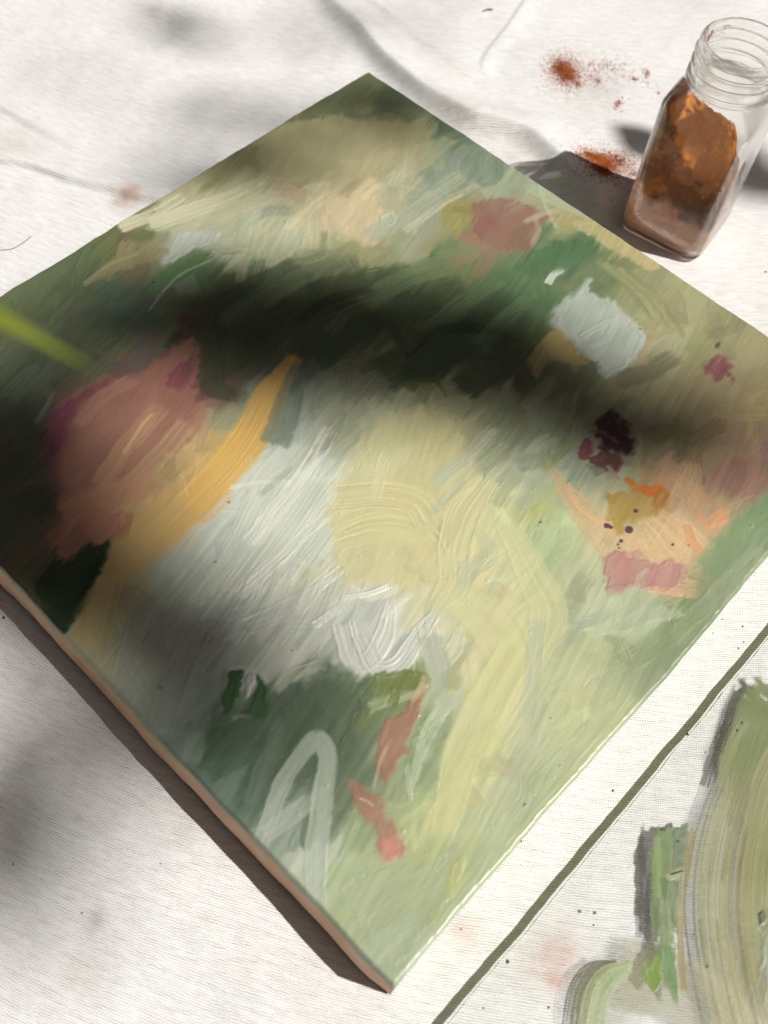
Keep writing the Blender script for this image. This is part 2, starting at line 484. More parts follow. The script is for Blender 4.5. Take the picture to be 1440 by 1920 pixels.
# ------------------------------------------------------------------ a brush that lays paint on a grid
class Painter:
    def __init__(s, nx, ny, to_grid, px_cells, base=(200, 200, 180)):
        s.nx, s.ny, s.tg, s.pc = nx, ny, to_grid, px_cells
        s.col = np.empty((ny, nx, 3), np.float32); s.col[:] = base
        s.h = np.zeros((ny, nx), np.float32)
        s.a = np.zeros((ny, nx), np.float32)
        s.part = np.zeros((ny, nx), np.int16)
        s.seed = 100
    def box(s, lo, hi):
        x0 = max(int(lo[0]), 0); y0 = max(int(lo[1]), 0)
        x1 = min(int(hi[0]) + 2, s.nx); y1 = min(int(hi[1]) + 2, s.ny)
        return x0, y0, x1, y1
    def lay(s, sl, a, c, hh, cover, part):
        A = a[..., None]
        s.col[sl] = s.col[sl] * (1 - A) + c * A
        s.h[sl] = s.h[sl] * (1 - a * cover) + hh
        s.a[sl] = 1 - (1 - s.a[sl]) * (1 - a)
        if part: s.part[sl][a > 0.5] = part
    def stroke(s, pts, w, col, op=1.0, col2=None, bris=0.5, dry=0.2, h=0.10, part=0, edge=0.25, rag=0.35, nb=None, tail=0.5, cover=0.6, ridge=0.6):
        s.seed += 7; sd = s.seed
        p = np.array(pts, float)
        g = np.stack(s.tg(p[:, 0], p[:, 1]), -1)
        wv = np.asarray(w if hasattr(w, '__len__') else [w] * len(p), float)
        hw = wv / 2 * s.pc(p[:, 0], p[:, 1])
        q = catmull(np.column_stack([g, hw]), 10)
        hmax = q[:, 2].max()
        x0, y0, x1, y1 = s.box(q[:, :2].min(0) - hmax * 1.4 - 2, q[:, :2].max(0) + hmax * 1.4 + 2)
        if x1 - x0 < 2 or y1 - y0 < 2: return
        Xg, Yg = np.meshgrid(np.arange(x0, x1, dtype=np.float32), np.arange(y0, y1, dtype=np.float32))
        best = np.full(Xg.shape, 1e12, np.float32); idx = np.zeros(Xg.shape, np.int32)
        for i in range(len(q)):
            d2 = (Xg - q[i, 0]) ** 2 + (Yg - q[i, 1]) ** 2
            m = d2 < best
            best[m] = d2[m]; idx[m] = i
        tan = np.gradient(q[:, :2], axis=0); tan /= np.linalg.norm(tan, axis=1)[:, None] + 1e-9
        cum = np.concatenate([[0], np.cumsum(np.linalg.norm(np.diff(q[:, :2], axis=0), axis=1))])
        rx = Xg - q[idx, 0]; ry = Yg - q[idx, 1]
        tx = tan[idx, 0]; ty = tan[idx, 1]
        lat = tx * ry - ty * rx
        arc = cum[idx] + tx * rx + ty * ry
        hwc = q[idx, 2]
        u = lat / hwc
        nb = (nb or max(3.0, hmax / 2.0)) * 1.7
        wvx = 0.10 * np.sin(Xg * 2.1) * np.sin(Yg * 2.1)
        bn = wvx + 0.55 * vn(u * nb + 40, arc / (hmax * 3 + 20), sd) + 0.4 * vn(u * nb * 2.3 + 90, arc / (hmax * 1.6 + 10), sd + 1)
        en = fbm(arc / (hmax * 0.9 + 2), np.sign(lat) * 3.7 + 5, sd + 2, 3)
        uu = np.abs(u) + (en - 0.5) * rag
        a = 1 - sstep(1 - edge, 1.0, uu)
        rag2 = (bn - 0.5) * 2.2 * hmax * tail
        a = a * sstep(-0.55 * hmax, -0.55 * hmax + 3, arc + rag2 * 0.5) * (1 - sstep(cum[-1] + 0.45 * hmax - 4 - hmax * tail, cum[-1] + 0.5 * hmax, arc + rag2))
        if dry > 0:
            thr = dry * (0.55 + 0.6 * np.clip(arc / (cum[-1] + 1), 0, 1))
            a = a * sstep(thr - 0.14, thr + 0.14, bn)
        a = (a * op).astype(np.float32)
        c = np.asarray(col, np.float32)
        if col2 is not None:
            k = sstep(0.3, 0.7, bn)[..., None]
            c = c * (1 - k) + np.asarray(col2, np.float32) * k
        c = c * (1 + (bn - 0.5)[..., None] * 0.32 * bris)
        hh = a * h * (0.55 + 1.5 * (bn - 0.5) * bris + ridge * np.exp(-((uu - 0.84) / 0.12) ** 2))
        s.lay((slice(y0, y1), slice(x0, x1)), a, c.astype(np.float32), hh.astype(np.float32), cover, part)
    def blob(s, pts, col, op=1.0, col2=None, soft=4.0, rag=8.0, ang=None, bris=0.5, dry=0.0, h=0.10, part=0, cover=0.7, ridge=0.8, rs=14.0):
        """filled outline; soft and rag in photo px"""
        s.seed += 7; sd = s.seed
        p = np.array(pts, float)
        g = np.stack(s.tg(p[:, 0], p[:, 1]), -1)
        k = float(np.mean(s.pc(p[:, 0], p[:, 1])))
        soft *= k; rag *= k; rs *= k
        gc = catmull(np.vstack([g, g[:1]]), 4)
        x0, y0, x1, y1 = s.box(gc.min(0) - rag - soft - 3, gc.max(0) + rag + soft + 3)
        if x1 - x0 < 2 or y1 - y0 < 2: return
        Xg, Yg = np.meshgrid(np.arange(x0, x1, dtype=np.float32), np.arange(y0, y1, dtype=np.float32))
        best = np.full(Xg.shape, 1e12, np.float32); inside = np.zeros(Xg.shape, bool)
        for i in range(len(gc) - 1):
            a_, b_ = gc[i], gc[i + 1]
            d = b_ - a_; l2 = d @ d + 1e-9
            rx = Xg - a_[0]; ry = Yg - a_[1]
            t = np.clip((rx * d[0] + ry * d[1]) / l2, 0, 1)
            best = np.minimum(best, (rx - t * d[0]) ** 2 + (ry - t * d[1]) ** 2)
            if a_[1] != b_[1]:
                c_ = ((a_[1] > Yg) != (b_[1] > Yg)) & (Xg < (b_[0] - a_[0]) * (Yg - a_[1]) / (b_[1] - a_[1]) + a_[0])
                inside ^= c_
        sd_ = np.sqrt(best) * np.where(inside, 1, -1)
        if ang is None: ang = (0.5, -0.87)
        o = np.array(s.tg(np.array([p[0, 0], p[0, 0] + ang[0] * 10]), np.array([p[0, 1], p[0, 1] + ang[1] * 10])))
        dv = o[:, 1] - o[:, 0]; dv /= np.linalg.norm(dv)
        al = Xg * dv[0] + Yg * dv[1]; la = -Xg * dv[1] + Yg * dv[0]
        bn = 0.6 * vn(la / 4.5, al / 46, sd) + 0.4 * vn(la / 2.2, al / 26, sd + 1)
        rn = fbm(Xg / rs, Yg / rs, sd + 2, 3)
        e = sd_ + (rn - 0.5) * 2 * rag + (bn - 0.5) * rag * 0.9
        a = sstep(0, soft + 1e-3, e)
        if dry > 0: a = a * sstep(dry - 0.14, dry + 0.14, bn)
        a = (a * op).astype(np.float32)
        c = np.asarray(col, np.float32)
        if col2 is not None:
            kk = sstep(0.3, 0.7, 0.5 * bn + 0.5 * fbm(la / 16, al / 40, sd + 5, 2))[..., None]
            c = c * (1 - kk) + np.asarray(col2, np.float32) * kk
        c = c * (1 + (bn - 0.5)[..., None] * 0.3 * bris)
        hh = a * h * (0.6 + 1.4 * (bn - 0.5) * bris + ridge * np.exp(-((e - soft - 2.0) / 2.0) ** 2))
        s.lay((slice(y0, y1), slice(x0, x1)), a, c.astype(np.float32), hh.astype(np.float32), cover, part)

# ------------------------------------------------------------------ the painted canvas
N = 840
CU, CV = SU / (N - 1), SV / (N - 1)
def to_canvas(px, py):
    w = W(px, py, T_CAN)[..., :2] - CORNER
    return (w @ UD) / CU, (w @ VD) / CV
def px_canvas(px, py):
    a = W(px, py, T_CAN); b = W(np.asarray(px, float) + 1, py, T_CAN); c = W(px, np.asarray(py, float) + 1, T_CAN)
    return 0.5 * (np.linalg.norm(b - a, axis=-1) + np.linalg.norm(c - a, axis=-1)) / CU

#@PAINTING_START
BASE = [  # x, y, r, g, b : ground colours of the picture as they look in full light
    (690,140,140,155,110),(600,205,130,140,98),(760,190,118,136,100),(860,235,112,138,105),(520,250,150,150,105),
    (650,250,190,185,140),(780,255,185,182,140),(420,310,170,168,120),(560,300,180,175,128),(700,310,190,182,140),
    (330,380,205,205,165),(450,380,195,198,160),(600,370,210,205,165),(680,400,225,208,165),(760,360,195,195,160),
    (850,330,150,165,140),(910,300,140,162,140),(960,360,175,190,158),(1020,380,185,190,150),
    (250,450,120,130,85),(150,520,105,130,90),(60,565,120,140,98),(-80,640,110,125,90),(280,480,160,155,110),
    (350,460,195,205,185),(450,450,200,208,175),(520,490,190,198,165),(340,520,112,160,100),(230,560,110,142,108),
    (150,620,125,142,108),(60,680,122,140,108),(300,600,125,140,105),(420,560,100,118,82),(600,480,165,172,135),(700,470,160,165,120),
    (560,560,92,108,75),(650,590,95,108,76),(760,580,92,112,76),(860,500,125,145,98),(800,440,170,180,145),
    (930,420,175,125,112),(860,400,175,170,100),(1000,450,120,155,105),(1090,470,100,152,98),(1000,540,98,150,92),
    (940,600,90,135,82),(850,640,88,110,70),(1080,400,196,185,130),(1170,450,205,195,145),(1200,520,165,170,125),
    (1130,500,120,145,100),(1260,560,180,182,135),(1330,620,175,172,128),(1240,640,190,188,145),(1400,650,175,170,125),
    (1500,700,175,165,120),(1600,770,170,165,120),(1040,650,190,172,112),(960,690,95,100,68),(1060,720,120,128,92),
    (1200,720,168,165,120),(1320,740,175,160,118),(1420,760,185,165,120),(1150,800,140,145,115),(1040,800,150,162,130),
    (1250,830,150,142,105),(1380,840,180,150,115),(1480,880,165,125,110),(1380,910,180,135,118),(1280,900,205,165,125),
    (1080,880,175,188,160),(1150,910,195,200,160),(1000,900,200,212,180),(1100,960,215,210,165),(1250,1000,230,205,155),
    (1330,1000,220,185,140),(1400,990,140,180,122),(1470,960,130,165,112),(1380,1060,150,172,128),(1310,1130,145,165,120),
    (1200,1150,195,208,170),(1250,1190,155,172,130),(1120,1140,200,212,175),(1180,1220,178,195,150),(1060,1060,200,212,165),
    (1010,1000,190,212,160),(1000,960,196,208,140),(1090,1230,205,215,165),(1130,1290,200,210,160),(1040,1350,205,215,165),
    (1080,1180,190,202,165),(950,1180,228,228,172),(900,1080,232,226,172),(950,1010,222,224,172),(880,960,226,224,172),
    (780,1000,230,224,168),(700,950,226,220,165),(720,860,215,212,158),(800,850,214,212,155),(850,780,200,200,150),
    (760,760,188,192,150),(700,720,150,158,125),(900,760,165,172,138),(650,780,178,185,155),(620,1050,225,228,200),
    (560,780,185,198,185),(520,760,160,178,165),(560,700,112,130,112),(600,880,210,220,205),(500,900,218,226,215),
    (450,960,218,228,216),(560,1000,228,234,220),(420,1040,212,222,212),(540,1100,230,234,220),(370,1080,205,215,202),
    (300,1130,190,202,185),(260,1200,190,200,180),(230,1130,205,200,150),(200,1190,205,205,160),(350,1200,192,204,188),
    (430,1180,200,210,196),(520,1190,212,218,206),(600,1180,222,226,216),(620,1230,190,200,182),(300,1300,182,198,180),
    (380,1300,172,190,175),(350,1380,142,165,148),(420,1360,95,125,95),(470,1250,200,208,196),(520,1330,108,138,106),
    (600,1310,108,132,100),(560,1400,96,122,94),(480,1430,92,120,96),(420,1460,128,155,134),(640,1400,112,134,104),
    (620,1500,140,160,136),(520,1560,160,178,158),(690,1290,118,132,88),(740,1280,132,150,88),(650,1470,118,138,108),
    (680,1550,155,175,132),(600,1620,200,212,190),(660,1640,182,200,150),(720,1700,186,204,152),(760,1780,185,202,165),
    (740,1840,180,200,162),(800,1650,192,206,148),(850,1600,196,208,148),(840,1520,215,220,160),(790,1560,190,202,145),
    (790,1400,160,185,138),(830,1330,200,210,180),(880,1300,215,220,170),(900,1400,222,224,162),(950,1450,202,212,168),
    (1000,1420,196,208,168),(980,1300,216,220,168),(900,1550,196,208,162),(940,1560,190,205,160),(1020,1480,188,205,158),
    (860,1200,222,225,180),(760,1220,228,232,222),(700,1180,225,230,222),(800,1150,226,226,185),(150,1100,85,105,70),
    (110,1030,92,105,78),(60,950,90,98,76),(40,850,95,105,80),(60,770,110,125,102),(-100,800,100,112,85),(-200,740,110,120,90),
    (90,800,150,100,105),(200,800,200,140,125),(300,740,175,118,110),(350,680,155,95,98),(380,640,110,85,80),
    (250,860,208,150,125),(160,900,190,130,118),(300,880,210,175,130),(200,980,205,150,115),(120,1010,170,120,98),
    (280,960,228,188,125),(380,860,225,195,125),(440,640,95,98,75),(480,640,92,100,72),
]
PARTS = []
def part_id(name):
    PARTS.append(name)
    return len(PARTS)

def paint_canvas():
    P = Painter(N, N, to_canvas, px_canvas)
    b = np.array(BASE, float)
    gx_, gy_ = to_canvas(b[:, 0], b[:, 1])
    colb = b[:, 2:].astype(np.float32)
    J, I = np.meshgrid(np.arange(N, dtype=np.float32), np.arange(N, dtype=np.float32))
    o = np.array(to_canvas(np.array([700., 760.]), np.array([1000., 915.])))
    dv = o[:, 1] - o[:, 0]; dv /= np.linalg.norm(dv)      # main brushing direction
    wx = J + 46 * (fbm(J / 60, I / 60, 1, 3) - .5); wy = I + 46 * (fbm(J / 60, I / 60, 11, 3) - .5)
    al0 = J * dv[0] + I * dv[1]; la0 = -J * dv[1] + I * dv[0]
    st = (vn(la0 / 7, al0 / 90, 21) - .5) * 40 + (vn(la0 / 3, al0 / 50, 22) - .5) * 16
    wx = wx + st * dv[0]; wy = wy + st * dv[1]
    num = np.zeros((N, N, 3), np.float32); den = np.zeros((N, N), np.float32)
    for k in range(len(b)):
        dx = wx - gx_[k]; dy = wy - gy_[k]
        a_ = dx * dv[0] + dy * dv[1]; l_ = -dx * dv[1] + dy * dv[0]
        w = 1.0 / ((a_ * 0.8) ** 2 + (l_ * 1.1) ** 2 + 60.0) ** 2.6
        w = w.astype(np.float64)
        num += (w[..., None] * colb[k] * 1e12).astype(np.float32); den += (w * 1e12).astype(np.float32)
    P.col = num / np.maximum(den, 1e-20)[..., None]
    bn = vn(la0 / 3.0, al0 / 60, 23)
    P.col *= (1 + 0.10 * (bn - .5) + 0.08 * (fbm(J / 25, I / 25, 24) - .5))[..., None]
    P.h = (0.05 * bn + 0.05 * vn(la0 / 6, al0 / 40, 25)).astype(np.float32)
    basecol = P.col.copy()
    rng = np.random.default_rng(4)
    # loose underpainting: short strokes in the colours around them
    for k in range(420):
        u, v = rng.uniform(10, N - 10, 2)
        wp = CORNER + UD * u * CU + VD * v * CV
        q = MC.T @ (np.array([wp[0], wp[1], T_CAN]) - CAM); x = q[0] / q[2] * FPX + CX; y = q[1] / q[2] * FPX + CY
        big = rng.random() < 0.3
        ang = math.radians(rng.normal(-52, 24)); ln = rng.uniform(60, 190) if big else rng.uniform(30, 100)
        cur = rng.normal(0, 0.22)
        w_ = rng.uniform(26, 54) if big else rng.uniform(8, 24)
        c = basecol[int(v), int(u)] * (1 + rng.normal(0, 0.045)) + rng.normal(0, 4, 3)
        dx, dy = math.cos(ang), math.sin(ang)
        pts = [(x - dx * ln / 2, y - dy * ln / 2), (x - dy * ln * cur, y + dx * ln * cur), (x + dx * ln / 2, y + dy * ln / 2)]
        P.stroke(pts, w_, c, op=rng.uniform(.35, .8), dry=rng.uniform(.15, .5), h=rng.uniform(.04, .10), bris=.7, rag=.45, edge=.4, tail=.9)
    S, B = P.stroke, P.blob
    for k in range(260):
        u, v = rng.uniform(10, N - 10, 2)
        wp = CORNER + UD * u * CU + VD * v * CV
        q = MC.T @ (np.array([wp[0], wp[1], T_CAN]) - CAM); x = q[0] / q[2] * FPX + CX; y = q[1] / q[2] * FPX + CY
        ang = math.radians(rng.normal(-50, 30)); ln = rng.uniform(35, 120); dx, dy = math.cos(ang), math.sin(ang); cur = rng.normal(0, .2)
        c = basecol[int(v), int(u)] * rng.uniform(.84, 1.10) + rng.normal(0, 5, 3)
        S([(x - dx * ln / 2, y - dy * ln / 2), (x - dy * ln * cur, y + dx * ln * cur), (x + dx * ln / 2, y + dy * ln / 2)], rng.uniform(12, 40), c, op=rng.uniform(.4, .85), dry=rng.uniform(.1, .4), h=rng.uniform(.05, .11), bris=.8, rag=.3, edge=.2, tail=.6)
    # --- upper third
    B([(470,255),(540,228),(640,215),(720,222),(775,228),(812,262),(790,300),(700,330),(600,345),(500,330)], (192,186,142), op=.75, col2=(178,176,128), soft=10, rag=12, h=.08, part=part_id("cream_paint_patch"))
    B([(640,300),(760,270),(815,262),(800,295),(700,330),(640,345)], (202,192,150), op=.6, soft=8, rag=8, h=.06)
    S([(232,425),(300,396),(345,368)], 30, (222,220,186), dry=.35, h=.14, part=part_id("cream_paint_stroke"))
    S([(290,418),(360,392),(420,372),(490,338)], [34,36,30,18], (222,220,186), op=.95, dry=.42, h=.16, part=part_id("cream_paint_stroke"))
    S([(330,430),(420,400),(520,360)], 40, (208,208,172), op=.7, dry=.25, h=.1)
    B([(300,495),(318,450),(350,428),(380,438),(420,430),(395,460),(360,470),(330,492)], (206,216,204), op=.9, soft=6, rag=7, h=.12, part=part_id("pale_blue_paint_dab"))
    S([(165,530),(215,500),(270,478),(298,460)], [10,24,34,26], (168,160,116), op=.75, dry=.2, h=.1)
    S([(158,530),(205,496),(262,474)], 7, (180,172,130), op=.8, dry=.2, h=.12)
    S([(290,540),(340,505),(380,470)], [20,44,30], (112,172,100), op=.85, dry=.2, h=.1, part=part_id("green_paint_stroke"))
    S([(280,580),(330,520),(400,484)], 5, (200,208,190), op=.8, dry=.25, h=.14)
    B([(480,440),(540,400),(585,430),(570,470),(520,502),(480,480)], (206,210,178), op=.75, soft=12, rag=10, h=.12)
    B([(575,370),(620,355),(690,365),(735,420),(690,470),(640,440)], (226,208,168), op=.75, soft=12, rag=10, h=.12, part=part_id("peach_paint_dab"))
    B([(705,405),(735,392),(745,415),(725,428)], (220,218,190), op=.85, soft=4, rag=6, h=.2)
    S([(700,440),(790,380),(870,330)], 36, (186,198,175), op=.7, dry=.3, h=.12)
    S([(760,430),(840,375),(900,345)], 14, (212,220,200), op=.7, dry=.4, h=.16)
    S([(840,265),(800,300),(740,335)], 26, (205,198,160), op=.55, dry=.3, h=.1)
    S([(860,290),(820,330),(760,380)], 20, (150,168,155), op=.6, dry=.3)
    B([(880,385),(920,365),(1000,385),(1045,405),(1010,430),(1000,470),(940,470),(895,440)], (176,128,112), op=.8, col2=(158,108,98), soft=8, rag=12, h=.1, part=part_id("mauve_paint_dab"))
    S([(985,415),(1020,400),(1050,392)], 12, (205,195,160), op=.8, dry=.35, h=.2)
    S([(1000,455),(1010,430),(1002,405)], 9, (208,180,150), op=.75, dry=.3, h=.18)
    B([(835,420),(860,400),(872,420),(850,432)], (185,175,92), op=.85, soft=6, rag=5, h=.08)
    S([(1000,355),(1050,380),(1110,405)], 26, (190,205,170), op=.8, dry=.2)
    B([(1060,415),(1110,410),(1170,440),(1240,500),(1200,500),(1110,450)], (214,200,142), op=.85, soft=6, rag=8, h=.08, part=part_id("tan_paint_patch"))
    B([(985,470),(1060,445),(1120,455),(1130,480),(1060,500),(1000,520),(960,505)], (98,156,96), op=.85, col2=(86,138,82), soft=10, rag=10, h=.08, part=part_id("green_paint_stroke"))
    for k in range(5):
        S([(1120+14*k,490+4*k),(1180+15*k,540+6*k),(1225+15*k,600+8*k)], 12, (186,178,128) if k%2 else (150,160,112), op=.8, dry=.3, h=.12)
    B([(1030,598),(1036,572),(1070,545),(1104,515),(1116,520),(1112,543),(1150,560),(1196,600),(1215,632),(1195,675),(1160,700),(1134,712),(1112,682),(1075,648),(1040,620)],
      (208,220,208), op=.97, col2=(182,200,186), soft=9, rag=8, h=.13, part=part_id("white_paint_dab"))
    S([(1090,630),(1120,612),(1150,600),(1140,630),(1105,650)], 12, (198,212,198), op=.8, h=.24, dry=.1)
    B([(1012,625),(1050,618),(1078,650),(1100,680),(1060,680),(1022,655)], (198,176,112), op=.85, soft=8, rag=6, h=.06, part=part_id("ochre_paint_dab"))
    S([(1028,530),(1040,512),(1058,506)], 14, (228,235,225), op=.85, dry=.3, h=.2)
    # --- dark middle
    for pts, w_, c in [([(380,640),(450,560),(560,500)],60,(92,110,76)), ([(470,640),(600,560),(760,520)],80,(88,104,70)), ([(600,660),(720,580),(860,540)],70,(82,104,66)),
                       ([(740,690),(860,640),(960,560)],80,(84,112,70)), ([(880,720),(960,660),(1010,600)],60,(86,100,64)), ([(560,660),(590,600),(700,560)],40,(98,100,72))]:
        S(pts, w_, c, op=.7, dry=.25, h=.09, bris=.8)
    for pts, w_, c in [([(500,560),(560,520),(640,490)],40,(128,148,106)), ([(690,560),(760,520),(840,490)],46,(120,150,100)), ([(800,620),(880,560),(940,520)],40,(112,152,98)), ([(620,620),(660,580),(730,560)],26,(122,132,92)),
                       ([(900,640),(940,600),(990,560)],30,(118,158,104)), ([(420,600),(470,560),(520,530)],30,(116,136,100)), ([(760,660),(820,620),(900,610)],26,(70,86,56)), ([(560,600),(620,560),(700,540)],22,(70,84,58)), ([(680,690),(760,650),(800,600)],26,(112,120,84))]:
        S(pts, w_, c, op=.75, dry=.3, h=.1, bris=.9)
    S([(330,640),(390,660),(400,720),(440,740)], [40,60,50,30], (82,92,66), op=.75, dry=.15)
    # --- red petal and maroon flower
    B([(1312,688),(1330,668),(1352,660),(1372,678),(1384,722),(1366,712),(1340,716)], (168,98,104), op=.9, col2=(140,84,82), soft=10, rag=9, h=.07, part=part_id("crimson_paint_dab"))
    B([(1338,645),(1350,640),(1352,650),(1342,652)], (100,92,60), op=.9, soft=2, rag=2)
    B([(1112,790),(1135,768),(1170,770),(1180,800),(1196,810),(1190,840),(1165,850),(1140,850),(1120,830)], (78,38,38), op=.92, col2=(66,32,34), soft=9, rag=16, h=.1, part=part_id("maroon_paint_dab"))
    B([(1080,850),(1088,828),(1108,820),(1115,845),(1098,860)], (150,74,84), op=.85, soft=4, rag=6, h=.12, part=part_id("maroon_paint_dab"))
    B([(1100,860),(1130,842),(1170,850),(1168,880),(1150,892),(1125,880)], (120,70,62), op=.85, soft=6, rag=10, h=.12)
    S([(1140,872),(1155,890),(1166,900)], 10, (185,165,150), op=.8, h=.15)
    S([(1105,806),(1135,812),(1160,830)], 9, (150,110,100), op=.7, h=.15)
    B([(1418,840),(1440,815),(1480,830),(1470,870),(1430,865)], (170,128,132), op=.75, soft=12, rag=10)
    B([(1360,905),(1420,880),(1500,900),(1470,935),(1400,940)], (182,132,118), op=.7, soft=16, rag=14)
    # --- peach fan and friends on the right
    S([(1045,895),(1075,935),(1125,985),(1200,1040),(1300,1110)], [18,44,80,110,120], (240,200,148), op=.75, dry=.38, h=.13, bris=1.0, tail=1.2, part=part_id("peach_paint_stroke"))
    S([(1180,940),(1240,985),(1290,1040),(1335,1075)], [30,90,120,100], (244,204,152), op=.8, dry=.34, h=.13, bris=1.0, tail=1.3, part=part_id("peach_paint_stroke"))
    S([(1060,905),(1090,955),(1160,1000),(1260,1065)], 12, (246,200,150), op=.9, dry=.2, h=.2)
    S([(1260,900),(1300,930),(1290,960)], 50, (226,178,132), op=.6, dry=.25)
    S([(1225,1095),(1270,1100),(1310,1105)], 40, (252,190,146), op=.85, dry=.32, h=.15, tail=1.2, part=part_id("peach_paint_stroke"))
    B([(1128,930),(1160,918),(1200,915),(1240,925),(1255,945),(1230,965),(1190,975),(1165,1000),(1132,975),(1140,950)], (205,170,76), op=.9, col2=(196,165,92), soft=6, rag=14, h=.07, part=part_id("ochre_paint_dab"))
    B([(1222,928),(1252,910),(1262,935),(1245,958),(1225,950)], (206,140,62), op=.85, soft=6, rag=6)
    S([(1176,898),(1200,912),(1225,922),(1240,908)], [12,20,22,12], (238,130,44), op=.95, dry=.05, h=.1, part=part_id("orange_paint_stroke"))
    S([(1205,880),(1230,900),(1255,912)], 10, (240,160,100), op=.75, dry=.3)
    B([(1318,985),(1340,955),(1362,945),(1370,975),(1355,985),(1335,990)], (248,172,116), op=.9, soft=4, rag=8, h=.1, part=part_id("orange_paint_stroke"))
    S([(1288,985),(1300,1015),(1320,1045)], 18, (248,178,124), op=.85, dry=.25, h=.12, part=part_id("orange_paint_stroke"))
    S([(1310,960),(1325,985),(1335,1000)], 12, (248,172,116), op=.8, dry=.3)
    B([(1128,1045),(1160,1028),(1185,1038),(1215,1050),(1255,1045),(1285,1062),(1290,1085),(1262,1105),(1210,1108),(1140,1108),(1130,1080)],
      (216,152,146), op=.94, col2=(200,156,142), soft=6, rag=10, h=.11, part=part_id("pink_paint_dab"))
    B([(1170,1035),(1195,1026),(1215,1040),(1195,1050)], (205,160,150), op=.6, soft=5, rag=5)
    S([(1195,1105),(1205,1080),(1222,1068)], 18, (210,206,180), op=.6, dry=.4)
    S([(1340,1060),(1400,1000),(1470,940)], 70, (140,186,126), op=.7, dry=.25, h=.08, part=part_id("green_paint_stroke"))
    S([(1270,1190),(1340,1120),(1430,1030)], 40, (172,192,150), op=.6, dry=.3)
    S([(1180,1240),(1250,1190),(1310,1135)], 44, (150,170,122), op=.6, dry=.3, h=.12)
    B([(1150,1150),(1200,1125),(1270,1135),(1290,1160),(1220,1175),(1170,1190)], (192,205,172), op=.7, soft=10, rag=10)
    S([(1120,1180),(1180,1185),(1240,1160)], 14, (210,220,185), op=.6, dry=.3, h=.16)
    B([(985,980),(1020,940),(1060,960),(1090,1010),(1060,1060),(1000,1050),(960,1020)], (190,214,158), op=.6, soft=18, rag=14)
    B([(990,950),(1015,935),(1025,960),(1005,975)], (200,206,120), op=.7, soft=8, rag=6)
    # --- pink flower on the left, yellow band
    B([(92,800),(120,745),(190,700),(245,694),(300,665),(350,625),(385,660),(372,720),(390,760),(370,810),(330,850),(250,900),(150,930),(100,900)],
      (200,142,120), op=.82, col2=(184,126,108), soft=14, rag=12, h=.08, part=part_id("pink_paint_flower"))
    B([(88,830),(100,775),(150,730),(195,706),(240,696),(190,730),(150,770),(120,840),(100,900)], (166,88,116), op=.8, soft=10, rag=8)
    S([(150,790),(190,745),(250,710)], 30, (216,156,138), op=.7, dry=.25, h=.1)
    B([(300,720),(330,680),(375,660),(365,710),(330,735)], (162,88,100), op=.75, soft=10, rag=8)
    S([(190,900),(240,830),(300,760)], 40, (222,172,128), op=.6, dry=.35, h=.12)
    S([(230,850),(262,800),(290,770)], 9, (240,200,140), op=.8, dry=.4, h=.22)
    S([(250,900),(300,850),(350,790)], 40, (205,176,130), op=.65, dry=.35, h=.12)
    S([(130,960),(200,930),(290,900)], 60, (222,158,120), op=.65, dry=.3, h=.09)
    B([(98,1060),(110,990),(150,950),(230,960),(240,1000),(200,1020),(150,1030),(110,1070)], (206,142,118), op=.8, soft=8, rag=10)
    S([(260,1000),(330,930),(390,870)], 60, (238,192,124), op=.7, dry=.3, h=.1)
    S([(232,1010),(240,985),(245,960)], 16, (214,140,104), op=.8, dry=.15)
    S([(545,680),(505,745),(468,815),(420,880),(365,935),(300,1000)], [34,72,84,88,84,80], (250,200,104), op=.94, col2=(238,188,98), dry=.16, h=.1, bris=.8, tail=.6, edge=.4, part=part_id("yellow_paint_stroke"))
    S([(330,960),(280,1010),(225,1060),(185,1120),(150,1190)], [90,100,80,54,40], (236,192,110), op=.8, col2=(220,186,122), dry=.2, h=.08, edge=.5, part=part_id("yellow_paint_stroke"))
    S([(205,1090),(188,1160),(175,1220)], 56, (222,200,138), op=.8, dry=.15, h=.08)
    B([(105,1040),(135,1050),(165,1020),(205,1015),(200,1050),(175,1100),(150,1140),(130,1185),(105,1190),(85,1150),(60,1100)], (66,92,54), op=.95, col2=(54,76,46), soft=6, rag=8, h=.08, part=part_id("dark_green_paint_dab"))
    S([(20,740),(60,700),(80,690)], 40, (134,150,124), op=.7, dry=.3)
    S([(70,790),(98,740),(88,725)], 10, (168,175,158), op=.7, dry=.3, h=.14)
    # --- white-grey field
    for k in range(16):
        x = 350 + 17 * k; y = 1130 - 6 * k
        S([(x,y),(x+70,y-95),(x+125+3*k,y-215)], 20 + 14 * (k % 3), (228,235,222) if k % 2 else (206,218,202), op=.6, dry=.42, h=.13, bris=1.0)
    S([(520,820),(545,740),(560,680)], [60,50,20], (128,146,130), op=.7, dry=.25)
    S([(470,1010),(560,900),(620,800)], 34, (236,240,232), op=.7, dry=.45, h=.16, bris=1)
    S([(450,1110),(560,1010),(640,940)], 30, (240,242,236), op=.7, dry=.5, h=.18, bris=1)
    S([(560,1140),(600,1090),(650,1050)], 30, (244,245,240), op=.75, dry=.45, h=.2, bris=1)
    S([(470,1170),(560,1130),(620,1100)], 40, (226,230,222), op=.7, dry=.4, h=.16, bris=1)
    S([(490,925),(530,890),(550,870)], 14, (180,195,180), op=.7, dry=.3)
    for k in range(9):
        S([(400+26*k,1190+4*k),(440+27*k,1130+3*k),(470+28*k,1060)], 14, (218,222,212) if k%2 else (186,196,182), op=.6, dry=.5, h=.18, bris=1)
